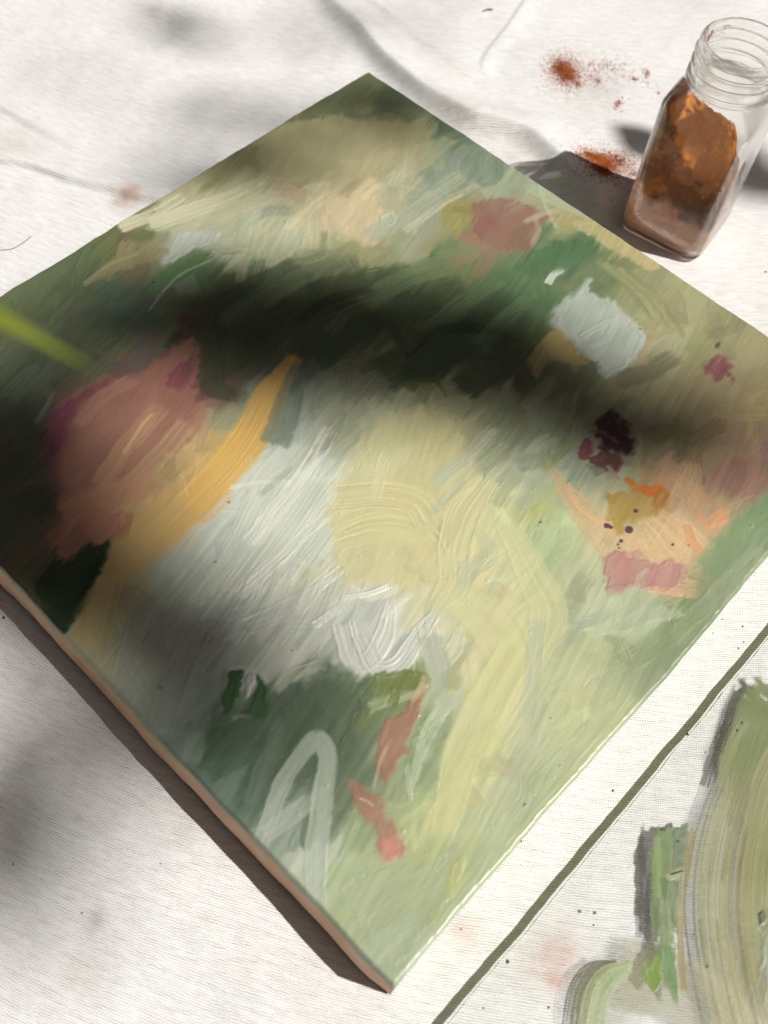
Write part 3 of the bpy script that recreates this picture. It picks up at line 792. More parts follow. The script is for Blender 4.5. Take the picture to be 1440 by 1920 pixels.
    # --- pale yellow mass
    B([(600,960),(625,900),(660,830),(700,780),(780,750),(850,780),(890,840),(905,900),(880,960),(830,1000),(800,1060),(790,1110),(740,1115),(700,1110),(640,1100),(618,1050)],
      (230,225,168), op=.72, col2=(222,218,160), soft=22, rag=16, h=.07, ang=(.35,-.94), part=part_id("pale_yellow_paint_patch"))
    S([(650,1000),(700,985),(760,990),(805,1030),(815,1090)], [60,80,90,70,40], (232,227,170), op=.8, dry=.18, h=.14, bris=1.0, part=part_id("pale_yellow_paint_stroke"))
    S([(640,930),(720,925),(780,940),(808,985)], 70, (230,224,168), op=.75, dry=.2, h=.12, bris=1.0)
    S([(905,910),(870,960),(850,1030),(850,1090),(820,1130)], [50,76,72,66,40], (232,228,174), op=.82, dry=.2, h=.15, bris=1.0, part=part_id("pale_yellow_paint_stroke"))
    S([(870,1110),(880,1070),(920,1040),(900,990)], [20,40,36,20], (202,212,178), op=.55, dry=.35, h=.12, bris=1)
    S([(700,930),(712,880),(722,850)], 24, (238,233,186), op=.6, dry=.35, h=.2)
    S([(655,1100),(690,1118),(735,1105),(740,1090)], 16, (240,240,222), op=.75, dry=.25, h=.2)
    S([(960,1000),(1000,1080),(1030,1150),(1000,1230)], [50,70,80,60], (228,229,172), op=.7, dry=.2, h=.12)
    S([(880,1130),(930,1180),(960,1260),(930,1340)], [90,110,90,70], (230,229,170), op=.75, dry=.18, h=.1, part=part_id("pale_yellow_paint_stroke"))
    S([(820,900),(890,840),(930,800)], 30, (205,214,190), op=.7, dry=.4, h=.12)
    S([(810,960),(880,890),(950,830)], 16, (196,208,182), op=.6, dry=.45, h=.12)
    # white scalloped strokes
    S([(645,1180),(660,1235),(690,1240),(720,1190),(732,1130)], [50,44,40,40,20], (230,234,226), op=.88, dry=.16, h=.22, bris=.9, part=part_id("white_paint_stroke"))
    S([(680,1200),(705,1250),(745,1245),(785,1190),(815,1150)], [40,42,40,34,20], (232,235,228), op=.9, col2=(205,214,208), dry=.14, h=.24, bris=1.0, part=part_id("white_paint_stroke"))
    S([(800,1180),(815,1235),(845,1225),(862,1185)], [40,40,34,24], (222,226,198), op=.8, dry=.14, h=.2)
    S([(640,1120),(690,1112),(730,1096)], 11, (246,247,242), op=.9, dry=.18, h=.28)
    S([(588,1172),(612,1155),(640,1135)], 16, (246,247,242), op=.85, dry=.3, h=.26)
    S([(810,1200),(822,1260),(820,1300)], [50,50,24], (190,200,180), op=.75, dry=.2)
    S([(735,1225),(762,1190),(772,1178)], 9, (168,182,176), op=.7, dry=.35)
    S([(690,1165),(712,1130),(724,1118)], 14, (196,205,196), op=.65, dry=.35)
    B([(700,1262),(760,1252),(800,1258),(808,1280),(770,1300),(720,1300),(698,1285)], (128,146,82), op=.9, soft=5, rag=6, part=part_id("olive_paint_dab"))
    # --- lower left greens
    B([(560,1275),(610,1240),(690,1270),(700,1320),(670,1400),(640,1480),(560,1480),(500,1470),(480,1400),(520,1330)], (88,114,86), op=.68, col2=(104,128,98), soft=20, rag=14)
    B([(416,1310),(432,1258),(458,1254),(452,1290),(440,1330),(425,1340)], (70,136,62), op=.93, soft=4, rag=7, h=.1, part=part_id("bright_green_paint_dab"))
    B([(455,1335),(478,1300),(482,1262),(498,1275),(508,1320),(500,1348),(470,1352)], (66,126,58), op=.93, soft=4, rag=6, h=.1, part=part_id("bright_green_paint_dab"))
    B([(455,1290),(462,1262),(480,1262),(476,1290),(462,1310)], (206,214,210), op=.9, soft=4, rag=5, h=.2)
    S([(425,1255),(450,1250),(480,1258),(505,1280)], 9, (214,220,212), op=.85, dry=.35, h=.24)
    S([(436,1345),(455,1342),(475,1346)], 8, (190,205,190), op=.8, dry=.35, h=.2)
    S([(520,1290),(545,1265),(600,1245)], 24, (212,212,186), op=.75, dry=.35, h=.16)
    S([(395,1440),(450,1380),(490,1320)], 60, (96,140,98), op=.6, dry=.25)
    S([(470,1500),(500,1420),(530,1350)], 34, (122,156,126), op=.6, dry=.3)
    S([(220,1290),(240,1220),(262,1150)], 40, (196,206,186), op=.6, dry=.3)
    S([(300,1360),(330,1270),(370,1180)], 60, (190,202,186), op=.6, dry=.3, h=.12)
    S([(360,1420),(380,1340),(410,1270)], 40, (164,186,168), op=.6, dry=.3)
    S([(490,1570),(525,1480),(560,1420),(595,1388),(614,1420),(604,1500),(592,1590),(588,1700)], [34,38,38,46,42,48,50,46], (194,207,192), op=.72, dry=.08, h=.12, bris=.5, part=part_id("white_paint_loop"))
    S([(500,1560),(545,1530),(580,1500)], 40, (200,212,198), op=.6, dry=.2)
    B([(532,1600),(545,1565),(560,1552),(565,1580),(560,1600)], (150,172,152), op=.85, soft=4, rag=4)
    # red koi-like marks
    B([(705,1390),(722,1345),(755,1335),(770,1300),(800,1290),(785,1340),(770,1400),(745,1440),(722,1470),(705,1440)], (196,136,116), op=.82, col2=(180,124,106), soft=5, rag=8, h=.1, part=part_id("coral_paint_dab"))
    B([(642,1452),(665,1458),(690,1480),(720,1495),(735,1530),(755,1565),(760,1600),(738,1612),(712,1600),(705,1560),(680,1530),(660,1500)], (194,134,114), op=.8, col2=(176,124,104), soft=6, rag=8, h=.1, part=part_id("coral_paint_dab"))
    B([(706,1575),(735,1560),(758,1595),(745,1612),(715,1605)], (224,150,134), op=.9, soft=4, rag=4)
    S([(700,1480),(712,1430),(735,1380)], 7, (218,190,168), op=.7, dry=.35, h=.2)
    S([(672,1495),(700,1510),(725,1535)], 5, (222,190,170), op=.8, dry=.3, h=.2)
    S([(770,1310),(790,1290),(800,1262)], 16, (206,196,150), op=.8, dry=.3, h=.18)
    S([(768,1440),(784,1390),(808,1345)], 20, (140,190,118), op=.85, dry=.15, part=part_id("green_paint_stroke"))
    S([(770,1480),(790,1400),(830,1320)], [12,26,40], (205,216,188), op=.75, dry=.4, h=.18, bris=1)
    S([(640,1610),(658,1570),(672,1535)], 14, (186,202,158), op=.85, dry=.1, h=.2)
    S([(770,1500),(762,1450),(768,1430)], 9, (200,212,186), op=.8, dry=.3, h=.22)
    # --- lower right and bottom corner
    S([(960,1230),(900,1340),(860,1440),(830,1560)], [80,90,80,50], (228,228,164), op=.72, dry=.25, h=.1, part=part_id("pale_yellow_paint_stroke"))
    S([(1120,1210),(1060,1330),(980,1440)], [60,70,50], (212,219,168), op=.55, dry=.32)
    S([(1150,1330),(1080,1400),(1000,1480)], 40, (205,214,165), op=.55, dry=.32)
    S([(1010,1170),(1000,1260),(990,1350)], 34, (196,208,182), op=.55, dry=.4, h=.12)
    S([(960,1460),(1000,1380),(1020,1310)], 24, (186,200,172), op=.5, dry=.4)
    B([(620,1680),(650,1630),(720,1615),(800,1610),(850,1580),(880,1610),(860,1680),(800,1770),(740,1830),(690,1780)], (184,198,154), op=.6, col2=(178,194,160), soft=16, rag=14, h=.1, ang=(.8,-.6), part=part_id("sage_paint_patch"))
    B([(825,1640),(850,1600),(878,1600),(870,1660),(845,1690)], (200,204,132), op=.6, soft=10, rag=8)
    S([(690,1800),(720,1760),(790,1720)], 40, (184,206,172), op=.55, dry=.3)
    S([(760,1830),(830,1740),(900,1650)], 26, (200,216,188), op=.6, dry=.3)
    S([(960,1590),(1040,1495),(1120,1400),(1190,1310)], 30, (204,214,164), op=.6, dry=.3, h=.12)
    # wet edges drawn out along the brushing direction, in patches
    for sd_, (ax, ay), amp, thr_ in ((301, (dv[0], dv[1]), 11, .52), (302, (dv[0] * .5 - dv[1] * .87, dv[1] * .5 + dv[0] * .87), 6, .58), (303, (dv[0], dv[1]), 4, .2)):
        al_ = J * ax + I * ay; la_ = -J * ay + I * ax
        k_ = sstep(thr_, thr_ + .2, fbm(J / 48, I / 48, sd_, 2))
        off = ((vn(la_ / 2.0, al_ / 60, sd_ + 1) - .5) * .8 + (vn(la_ / 7.0, al_ / 80, sd_ + 2) - .5) * 1.6) * amp * k_
        acc = np.zeros_like(P.col); acch = np.zeros_like(P.h)
        for st_ in (-.5, 0, .35, .7, 1.0):
            jx = np.clip(np.rint(J + ax * off * st_ + ax * k_ * st_ * amp * .25), 0, N - 1).astype(int); iy = np.clip(np.rint(I + ay * off * st_ + ay * k_ * st_ * amp * .25), 0, N - 1).astype(int)
            acc += P.col[iy, jx] / 5; acch += P.h[iy, jx] / 5
        P.col = acc; P.h = P.h * .6 + acch * .4
    # dry scumbles catching the tooth of the canvas
    for k in range(150):
        u, v = rng.uniform(14, N - 14, 2)
        wp = CORNER + UD * u * CU + VD * v * CV
        q = MC.T @ (np.array([wp[0], wp[1], T_CAN]) - CAM); x = q[0] / q[2] * FPX + CX; y = q[1] / q[2] * FPX + CY
        ang = math.radians(rng.normal(-54, 26)); ln = rng.uniform(40, 150); dx, dy = math.cos(ang), math.sin(ang)
        if P.part[int(v), int(u)] or np.abs(P.col[int(v), int(u)] - basecol[int(v), int(u)]).mean() > 14: continue
        c = P.col[int(v), int(u)] * rng.uniform(.86, 1.16) + rng.normal(0, 4, 3)
        S([(x - dx * ln / 2, y - dy * ln / 2), (x + dy * ln * .06, y - dx * ln * .06), (x + dx * ln / 2, y + dy * ln / 2)], rng.uniform(8, 34), c, op=rng.uniform(.25, .5), dry=rng.uniform(.5, .68), h=.06, bris=1, tail=1.2, rag=.6, edge=.5)
    # hairline bristle scratches
    for k in range(170):
        u, v = rng.uniform(14, N - 14, 2)
        wp = CORNER + UD * u * CU + VD * v * CV
        q = MC.T @ (np.array([wp[0], wp[1], T_CAN]) - CAM); x = q[0] / q[2] * FPX + CX; y = q[1] / q[2] * FPX + CY
        ang = math.radians(rng.normal(-52, 9)); ln = rng.uniform(16, 70); dx, dy = math.cos(ang), math.sin(ang); cv_ = rng.normal(0, .06)
        if P.part[int(v), int(u)] or np.abs(P.col[int(v), int(u)] - basecol[int(v), int(u)]).mean() > 14: continue
        c = P.col[int(v), int(u)] * rng.uniform(.88, 1.10)
        S([(x - dx * ln / 2, y - dy * ln / 2), (x + dy * ln * cv_, y - dx * ln * cv_), (x + dx * ln / 2, y + dy * ln / 2)], rng.uniform(2.0, 4.5), c, op=rng.uniform(.4, .8), dry=.25, h=rng.uniform(-.07, .09), bris=.6, tail=.8, ridge=.2)
    for x, y, r in ((1138,985,7),(1180,993,9),(1193,957,5),(1165,1014,5),(1159,1020,4),(1161,1027,3),(1262,1021,4),(1146,988,5),(1291,1022,2)):
        B([(x-r,y),(x-r*.6,y-r*.8),(x+r*.5,y-r*.8),(x+r,y+r*.1),(x+r*.3,y+r*.8),(x-r*.7,y+r*.6)], (112,74,80), op=.95, soft=1.5, rag=1.5, h=.06)
    # tiny crumbs and bubbles in the paint
    for k in range(300):
        u, v = rng.uniform(12, N - 12, 2)
        r = rng.uniform(.7, 1.6); hgt = rng.uniform(.04, .15)
        x0, y0, x1, y1 = int(u - 5), int(v - 5), int(u + 6), int(v + 6)
        yy, xx = np.mgrid[y0:y1, x0:x1]
        g = np.exp(-((xx - u) ** 2 + (yy - v) ** 2) / r ** 2)
        P.h[y0:y1, x0:x1] += (hgt * g).astype(np.float32)
        if rng.random() < .06: P.col[y0:y1, x0:x1] *= (1 - .5 * g[..., None]).astype(np.float32)
    return P
#@PAINTING_END

P = paint_canvas()
canvas = empty("painted_canvas", (0, 0, 0))
tag(canvas, "square stretched canvas with a green, cream and yellow abstract painting, lying on white cloth", "painting")
J, I = np.meshgrid(np.arange(N), np.arange(N))
uu = J * CU; vv = I * CV
def edge_warp(s, seed):
    return 0.0018 * (fbm(s / 0.05, 0 * s + seed, seed, 2) - .5) + 0.0004 * (vn(s / 0.006, 0 * s, seed + 3) - .5)
RAD = 0.0014
du = np.minimum(uu, SU - uu); dv_ = np.minimum(vv, SV - vv)
def rnd(d): return np.where(d < RAD, RAD - np.sqrt(np.maximum(RAD ** 2 - (RAD - d) ** 2, 0)), 0)
kd = np.where((du < RAD) & (dv_ < RAD), RAD - np.sqrt(np.clip(RAD ** 2 - np.minimum((RAD - du) ** 2 + (RAD - dv_) ** 2, RAD ** 2), 0, None)), np.maximum(rnd(du), rnd(dv_)))
kd = kd * (0.75 + 0.6 * fbm(uu / 0.012, vv / 0.012, 91, 3)) + np.where(kd > 0, 0.0002 * (vn(uu / 0.002, vv / 0.002, 95) - .5), 0)
zz = T_CAN - kd + P.h * 1.0e-3 * 1.7 - 0.0009 * np.sin(np.pi * uu / SU) * np.sin(np.pi * vv / SV)
px_w = CORNER[0] + UD[0] * uu + VD[0] * vv
py_w = CORNER[1] + UD[1] * uu + VD[1] * vv
# the cloth of the canvas is not quite straight along its folded edges
wu = np.where(uu < SU / 2, edge_warp(vv, 3), edge_warp(vv, 4)); wvv = np.where(vv < SV / 2, edge_warp(uu, 5), edge_warp(uu, 6))
fu = 1 - sstep(0, 0.01, du); fv = 1 - sstep(0, 0.01, dv_)
px_w = px_w + UD[0] * wu * fu + VD[0] * wvv * fv
py_w = py_w + UD[1] * wu * fu + VD[1] * wvv * fv
co = np.stack([px_w, py_w, zz], -1)
tu = np.gradient(co, axis=1); tv = np.gradient(co, axis=0)
nrm = np.cross(tv, tu); nrm /= np.linalg.norm(nrm, axis=-1, keepdims=True)
nrm[nrm[..., 2] < 0] *= -1
gry = P.col.mean(-1, keepdims=True)
P.col = gry + (P.col - gry) * 0.84
mrb = np.maximum(P.col[..., 0], P.col[..., 2])
exg = P.col[..., 1] - mrb
P.col[..., 1] = np.where(exg > 0, mrb + exg * (1 - .28 * sstep(6, 30, exg)), P.col[..., 1])
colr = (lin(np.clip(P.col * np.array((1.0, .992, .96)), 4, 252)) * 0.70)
allq = grid_quads(N, N)[:, ::-1]
# orientation: make faces look up
fp = P.part[:-1, :-1].reshape(-1)
co_f = co.reshape(-1, 3); n_f = nrm.reshape(-1, 3); c_f = colr.reshape(-1, 3)
def part_mesh(name, mask):
    q = allq[mask]
    if len(q) == 0: return
    used, inv = np.unique(q.ravel(), return_inverse=True)
    return fast_mesh(name, co_f[used], inv.reshape(-1, 4), M_PAINT, canvas, col=c_f[used], normals=n_f[used])
for k, nm in enumerate(PARTS):
    if (fp == k + 1).sum() > 60: part_mesh(nm, fp == k + 1)
    else: fp[fp == k + 1] = 0
part_mesh("paint_layer", fp == 0)

# the four wrapped sides
def side(name, a, b, seed, c1, c2, edge_idx, bulge=-0.0006):
    """edge_idx: (rows, cols) of the rim vertices from a to b"""
    top = co[edge_idx]                              # (N,3)
    k = 10
    n_out = np.array([b[1] - a[1], -(b[0] - a[0])]); n_out = n_out / np.linalg.norm(n_out)
    if n_out @ (np.array(a) + np.array(b)) < 0: n_out = -n_out
    sub = top[::4] if (len(top) - 1) % 4 == 0 else np.vstack([top[::4], top[-1:]])
    s = np.linspace(0, SU, len(sub))
    rows = []; cols = []
    for r in range(k + 1):
        f = r / k
        z = sub[:, 2] * (1 - f) + 0.0006 * f
        off = bulge * math.sin(f * math.pi * .75) + 0.0009 * (fbm(s / 0.03, 0 * s + f * 2, seed, 3) - .5) * min(1, 3 * f)
        off = off * sstep(0, 0.012, np.minimum(s, SU - s))
        rows.append(np.stack([sub[:, 0] + n_out[0] * off, sub[:, 1] + n_out[1] * off, z], -1))
        m = sstep(.35, .65, fbm(s / 0.02, 0 * s + f * 3, seed + 9, 3) * 0.7 + vn(s / 0.004, 0 * s + f * 2, seed + 10) * .3)[:, None]
        rim = np.clip(1 - f * 7 + (fbm(s / 0.006, 0 * s, seed + 20, 2) - .5), 0, 1)[:, None]
        base = lin(c1) * (1 - m) + lin(c2) * m
        cols.append((base * (1 - rim) + lin((165, 178, 135)) * rim) * 0.8)
    v = np.vstack(rows); n = len(sub)
    q = grid_quads(n, k + 1)
    m0 = v[q[0]]
    nf = np.cross(m0[1] - m0[0], m0[2] - m0[0])[:2]
    if nf @ n_out < 0: q = q[:, ::-1]
    return fast_mesh(name, v, q, M_SIDE, canvas, col=np.vstack(cols))
cT = CORNER; cR = CORNER + UD * SU; cL = CORNER + VD * SV; cB = cR + VD * SV
ar = np.arange(N)
tag(side("canvas_side", cL, cB, 51, (248, 206, 160), (236, 186, 138), (np.full(N, N - 1), ar), 0.0016), "tan brown canvas side")
tag(side("canvas_side", cB, cR, 52, (178, 186, 120), (160, 176, 112), (ar[::-1], np.full(N, N - 1))), "olive green canvas side")
side("canvas_side", cT, cR, 53, (150, 160, 110), (130, 145, 98), (np.zeros(N, int), ar))
side("canvas_side", cT, cL, 54, (140, 150, 105), (160, 165, 120), (ar, np.zeros(N, int)))
sb = MB()   # wooden stretcher bars behind the cloth
for a, b in ((cT, cR), (cR, cB), (cB, cL), (cL, cT)):
    d = (b - a) / np.linalg.norm(b - a); nn = -(a + b) / np.linalg.norm(a + b)
    m_ = MB()
    i0, i1 = 0.004, 0.030
    pts = [a + d * i0 + nn * i0, b - d * i0 + nn * i0, b - d * i1 + nn * i1, a + d * i1 + nn * i1]
    vv_ = [(p[0], p[1], 0.0012) for p in pts] + [(p[0], p[1], 0.017) for p in pts]
    m_.add(vv_, [(3, 2, 1, 0), (4, 5, 6, 7), (0, 1, 5, 4), (1, 2, 6, 5), (2, 3, 7, 6), (3, 0, 4, 7)])
    m_.build("stretcher_bar", M_WOOD, canvas, smooth=False)

# ------------------------------------------------------------------ the clear sheet with palette paint
SH_T = 0.0042; SH_Z = 0.0004
pA = W(840, 1920)[:2]; pB = W(1440, 1197)[:2]
ED = (pB - pA) / np.linalg.norm(pB - pA); PD = np.array([ED[1], -ED[0]])
S0 = pA - ED * 0.10; SLEN = 0.36; SWID = 0.27
sheet = empty("acrylic_sheet", (0, 0, 0))
tag(sheet, "clear acrylic sheet used as a palette, smeared with green paint, lying beside the canvas", "palette")
def edge_pts(n, off, wav):
    s = np.linspace(0, SLEN, n)
    w_ = (0.0012 * (fbm(s / 0.03, 0 * s, 61, 3) - .5) + 0.0004 * (vn(s / 0.004, 0 * s, 66) - .5)) * wav
    return S0 + ED * s[:, None] + PD * (off + w_)[:, None]
n_e = 120
lp = edge_pts(n_e, 0.0, 1.0); rp = edge_pts(n_e, SWID, 1.0)
def plate(z, inset):
    return np.vstack([np.column_stack([lp + PD * inset, np.full(n_e, z)]), np.column_stack([rp - PD * inset, np.full(n_e, z)])])
qs = np.array([(i, i + 1, n_e + i + 1, n_e + i) for i in range(n_e - 1)])
fast_mesh("clear_face", plate(SH_Z + SH_T, 0.0002), qs[:, ::-1], M_SHEET, sheet, smooth=False)
def strip(line, name):
    v = np.vstack([np.column_stack([line, np.full(len(line), SH_Z)]), np.column_stack([line, np.full(len(line), SH_Z + SH_T * 0.5)]), np.column_stack([line, np.full(len(line), SH_Z + SH_T)])])
    fast_mesh(name, v, grid_quads(len(line), 3), M_EDGE, sheet, smooth=True)
strip(lp, "cut_edge"); strip(rp[::-1], "cut_edge")
strip(np.linspace(lp[-1], rp[-1], 40), "cut_edge"); strip(np.linspace(rp[0], lp[0], 40), "cut_edge")

CELL = 0.00030
SO = S0 + ED * 0.06      # origin of the painted region
SNX, SNY = int(0.135 / CELL), int(0.215 / CELL)
ZT = SH_Z + SH_T
def to_sheet(px, py):
    w = W(px, py, ZT)[..., :2] - SO
    return (w @ PD) / CELL, (w @ ED) / CELL
def px_sheet(px, py):
    return 0.183e-3 / CELL + 0 * np.asarray(px, float)
Q = Painter(SNX, SNY, to_sheet, px_sheet, (150, 165, 110))
SP = {}
def sp(n):
    if n not in SP: SP[n] = len(SP) + 1
    return SP[n]
#@SHEET_START
a_film = sp("olive_paint_film"); a_str = sp("olive_paint_streak"); a_gr = sp("green_paint_stroke"); a_lt = sp("light_green_paint_arc"); a_wh = sp("pale_paint_dab")
arc = lambda x, k=0: [(x + 130 + k, 1270), (x + 62, 1420), (x + 12, 1560), (x - 4, 1680), (x + 6, 1800), (x + 40, 1960)]
Q.stroke(arc(1420), 250, (192, 192, 142), op=.55, dry=.18, h=.03, bris=.8, nb=50, part=a_film)
Q.stroke(arc(1462), 150, (158, 164, 104), op=.6, dry=.3, h=.06, bris=1, nb=36, part=a_film)
Q.stroke([(1200, 1830), (1270, 1850), (1340, 1900), (1420, 1980)], 130, (208, 198, 168), op=.36, dry=.25, h=.03, nb=30)
Q.stroke([(1160, 1960), (1150, 1890), (1220, 1830)], 120, (190, 180, 150), op=.25, dry=.3, h=.03, nb=30)
rs_ = np.random.default_rng(9)
for k in range(40):
    x = rs_.uniform(1296, 1480)
    t0, t1 = sorted(rs_.uniform(0, 1, 2)); t1 = min(1, t1 + .35)
    pth = catmull(arc(x), 8); n_ = len(pth); pth = pth[int(t0 * (n_ - 6)):max(int(t1 * n_), int(t0 * (n_ - 6)) + 5):3]
    c = [(150, 140, 62), (172, 165, 96), (140, 150, 84), (196, 188, 132), (120, 112, 56)][k % 5]
    Q.stroke([tuple(p) for p in pth], rs_.uniform(2.0, 9.0) * (.6 if k % 3 else 1.3), c, op=rs_.uniform(.15, .65), dry=.25, h=.10, bris=.6, part=a_str)
Q.stroke([(1470, 1270), (1430, 1340), (1405, 1420), (1392, 1480)], [120, 110, 90, 60], (126, 146, 92), op=.84, col2=(112, 134, 80), dry=.16, h=.16, bris=1, tail=1.1, part=a_gr)
Q.stroke([(1480, 1400), (1440, 1480), (1420, 1560)], [90, 80, 60], (150, 156, 104), op=.8, dry=.25, h=.1, bris=1, part=a_gr)
Q.stroke([(1352, 1470), (1372, 1400), (1400, 1350)], 26, (150, 158, 112), op=.7, dry=.4, h=.12)
Q.blob([(1228, 1552), (1255, 1546), (1290, 1546), (1286, 1600), (1276, 1680), (1270, 1760), (1272, 1830), (1266, 1874), (1250, 1840), (1232, 1770), (1218, 1700), (1214, 1630)],
       (128, 158, 100), op=.86, col2=(112, 146, 88), soft=7, rag=13, h=.14, ang=(.05, 1), part=a_gr)
Q.blob([(1260, 1552), (1292, 1548), (1286, 1610), (1276, 1690), (1268, 1740), (1254, 1700), (1256, 1610)], (118, 136, 112), op=.82, col2=(106, 126, 100), soft=3, rag=4, h=.12, ang=(.05, 1), part=a_gr)
Q.stroke([(1232, 1570), (1230, 1640), (1238, 1720)], 14, (150, 182, 120), op=.7, dry=.35, h=.2, part=a_gr)
for k in range(14):
    xx, yy = rs_.uniform(1222, 1280), rs_.uniform(1560, 1800)
    Q.stroke([(xx, yy), (xx - 3, yy + 30), (xx - 2, yy + rs_.uniform(40, 90))], rs_.uniform(5, 14), [(140, 164, 112), (104, 128, 86), (150, 164, 126), (112, 138, 90)][k % 4], op=rs_.uniform(.4, .85), dry=.3, h=.14, bris=1)
Q.stroke([(1248, 1780), (1258, 1830), (1268, 1880)], [22, 26, 10], (112, 156, 96), op=.9, dry=.1, h=.18, part=a_gr)
Q.blob([(1210, 1800), (1236, 1790), (1244, 1830), (1228, 1866), (1208, 1840)], (118, 162, 58), op=.9, dry=.3, soft=5, rag=14, h=.12, part=sp("bright_green_paint_dab"))
Q.blob([(1240, 1640), (1258, 1632), (1280, 1622), (1276, 1650), (1256, 1656)], (172, 180, 138), op=.85, soft=4, rag=5, h=.2)
Q.stroke([(1300, 1555), (1286, 1640), (1276, 1740), (1282, 1860)], 16, (150, 132, 60), op=.75, dry=.3, h=.12, bris=1, part=a_str)
for k in range(16):
    o_ = -8 + 3.6 * k + rs_.uniform(-2, 2)
    c = [(150, 188, 120), (184, 200, 156), (108, 160, 84), (198, 204, 176)][k % 4]
    Q.stroke([(1186 - o_ * .1, 1808 + o_ * .25), (1136 + o_ * .45, 1818 + o_ * .6), (1104 + o_ * .8, 1862 + o_ * .4), (1086 + o_, 1960)], rs_.uniform(3, 9), c, op=rs_.uniform(.4, .9), dry=rs_.uniform(.2, .45), h=.10, bris=1, part=a_lt)
Q.stroke([(1130, 1815), (1092, 1850), (1074, 1960)], 30, (150, 148, 112), op=.4, dry=.5, h=.05, nb=12, part=a_lt)
Q.blob([(1424, 1742), (1450, 1730), (1480, 1760), (1470, 1850), (1440, 1860), (1426, 1800)], (176, 192, 184), op=.9, soft=6, rag=8, h=.2, part=a_wh)
Q.blob([(1418, 1712), (1432, 1706), (1436, 1728), (1424, 1734)], (60, 66, 40), op=.9, soft=2, rag=4, h=.2)
Q.stroke([(1420, 1880), (1436, 1800), (1440, 1700)], 24, (120, 130, 84), op=.7, dry=.35, h=.1)
for x, y in ((1330, 1763), (1325, 1812), (1299, 1752), (1270, 1578), (1381, 1370), (1390, 1356), (1352, 1410)):
    Q.blob([(x - 3, y), (x, y - 4), (x + 4, y), (x, y + 4)], (50, 50, 30), op=.9, soft=1.5, rag=2, h=.1)
Q.stroke([(1256, 1640), (1268, 1636), (1282, 1632)], 4, (40, 48, 26), op=.95, dry=0, h=.1)
#@SHEET_END
JJ, II = np.meshgrid(np.arange(SNX), np.arange(SNY))
bd = np.minimum(np.minimum(SNX - 1 - JJ, II), SNY - 1 - II) - 45 * vn(JJ / 7, II / 7, 401)
Q.a = (Q.a * sstep(0, 25, bd)).astype(np.float32)      # the smears thin out before the sheet's far end
wxy = SO + (JJ[..., None] * CELL) * PD + (II[..., None] * CELL) * ED
zz = ZT + 0.00008 + Q.h * 0.45e-3
sco = np.concatenate([wxy, zz[..., None]], -1).reshape(-1, 3)
sq = grid_quads(SNX, SNY)
fa = Q.a.reshape(-1)[sq].max(1)
fpart = Q.part[:-1, :-1].reshape(-1)
gry = Q.col.mean(-1, keepdims=True)
Q.col = gry + (Q.col - gry) * 0.80
scol = lin(np.clip(Q.col * np.array((.95, .925, .87)) + 8, 4, 252)).reshape(-1, 3) * 0.8
sal = np.clip(Q.a.reshape(-1) * 1.02, 0, 1)
fz = np.cross(sco[sq[0, 1]] - sco[sq[0, 0]], sco[sq[0, 2]] - sco[sq[0, 0]])[2]
if fz < 0: sq = sq[:, ::-1]
names = {v: k for k, v in SP.items()}; names[0] = "paint_smear"
for k in range(0, len(SP) + 1):
    m_ = (fpart == k) & (fa > 0.03)
    if m_.sum() < 20: continue
    q = sq[m_]; used, inv = np.unique(q.ravel(), return_inverse=True)
    fast_mesh(names[k], sco[used], inv.reshape(-1, 4), M_WETPAINT, sheet, col=scol[used], alpha=sal[used])

# ------------------------------------------------------------------ the glass jar
JX, JY, JR = 0.1490, 0.1370, math.radians(-34.7)
jar = empty("spice_jar", (JX, JY, 0.0), JR)
jar.scale = (1, 1, 1.07)
tag(jar, "open square glass jar with threaded neck, coated inside with rust orange powder", "jar")
def rsq(th, half, rad):
    """radius of a rounded square at angle th"""
    n = 2.0 + 7.0 * (1 - rad)
    return half / (np.abs(np.cos(th)) ** n + np.abs(np.sin(th)) ** n) ** (1 / n)
SEG = 128
TH = np.arange(SEG) * 2 * np.pi / SEG
def ring(z, half, k, r, thr=0.0):
    """k: 0 square .. 1 round"""
    rad = rsq(TH, half, 0.12) * (1 - k) + r * k + thr
    return np.stack([rad * np.cos(TH), rad * np.sin(TH), np.full(SEG, z)], -1)
def outer_rings():
    R = []
    for z, h in ((0.0006, .0180), (0.0007, .0198), (0.0014, .0209), (0.0030, .0215), (0.006, .0217)): R.append(ring(z, h, 0, 0))
    for z in np.linspace(0.010, 0.064, 14): R.append(ring(z, 0.0217, 0, 0))
    for f in np.linspace(0.08, 1, 12):
        a = f * math.pi / 2
        R.append(ring(0.064 + 0.0095 * math.sin(a), 0.0217 - 0.0035 * (1 - math.cos(a)), sstep(0.1, 1, f), 0.0178))
    z0 = 0.0738
    for z in np.linspace(z0, 0.0905, 46):
        ph = TH / (2 * np.pi)
        bump = np.zeros(SEG)
        for s_ in (0.0772, 0.0816, 0.0860):
            zc = s_ + 0.0022 * (ph - .5)
            bump = np.maximum(bump, np.exp(-((z - zc) / 0.00085) ** 2))
        collar = math.exp(-((z - 0.0752) / 0.0008) ** 2)
        lip = float(sstep(0.0882, 0.0892, z))
        R.append(ring(z, 0, 1, 0.0178, 0.0016 * bump + 0.0017 * collar + 0.0009 * lip))
    for a in np.linspace(0.2, math.pi, 9):
        R.append(ring(0.0905 + 0.0014 * math.sin(a), 0, 1, 0.0171 + 0.0014 * math.cos(a)))
    return R
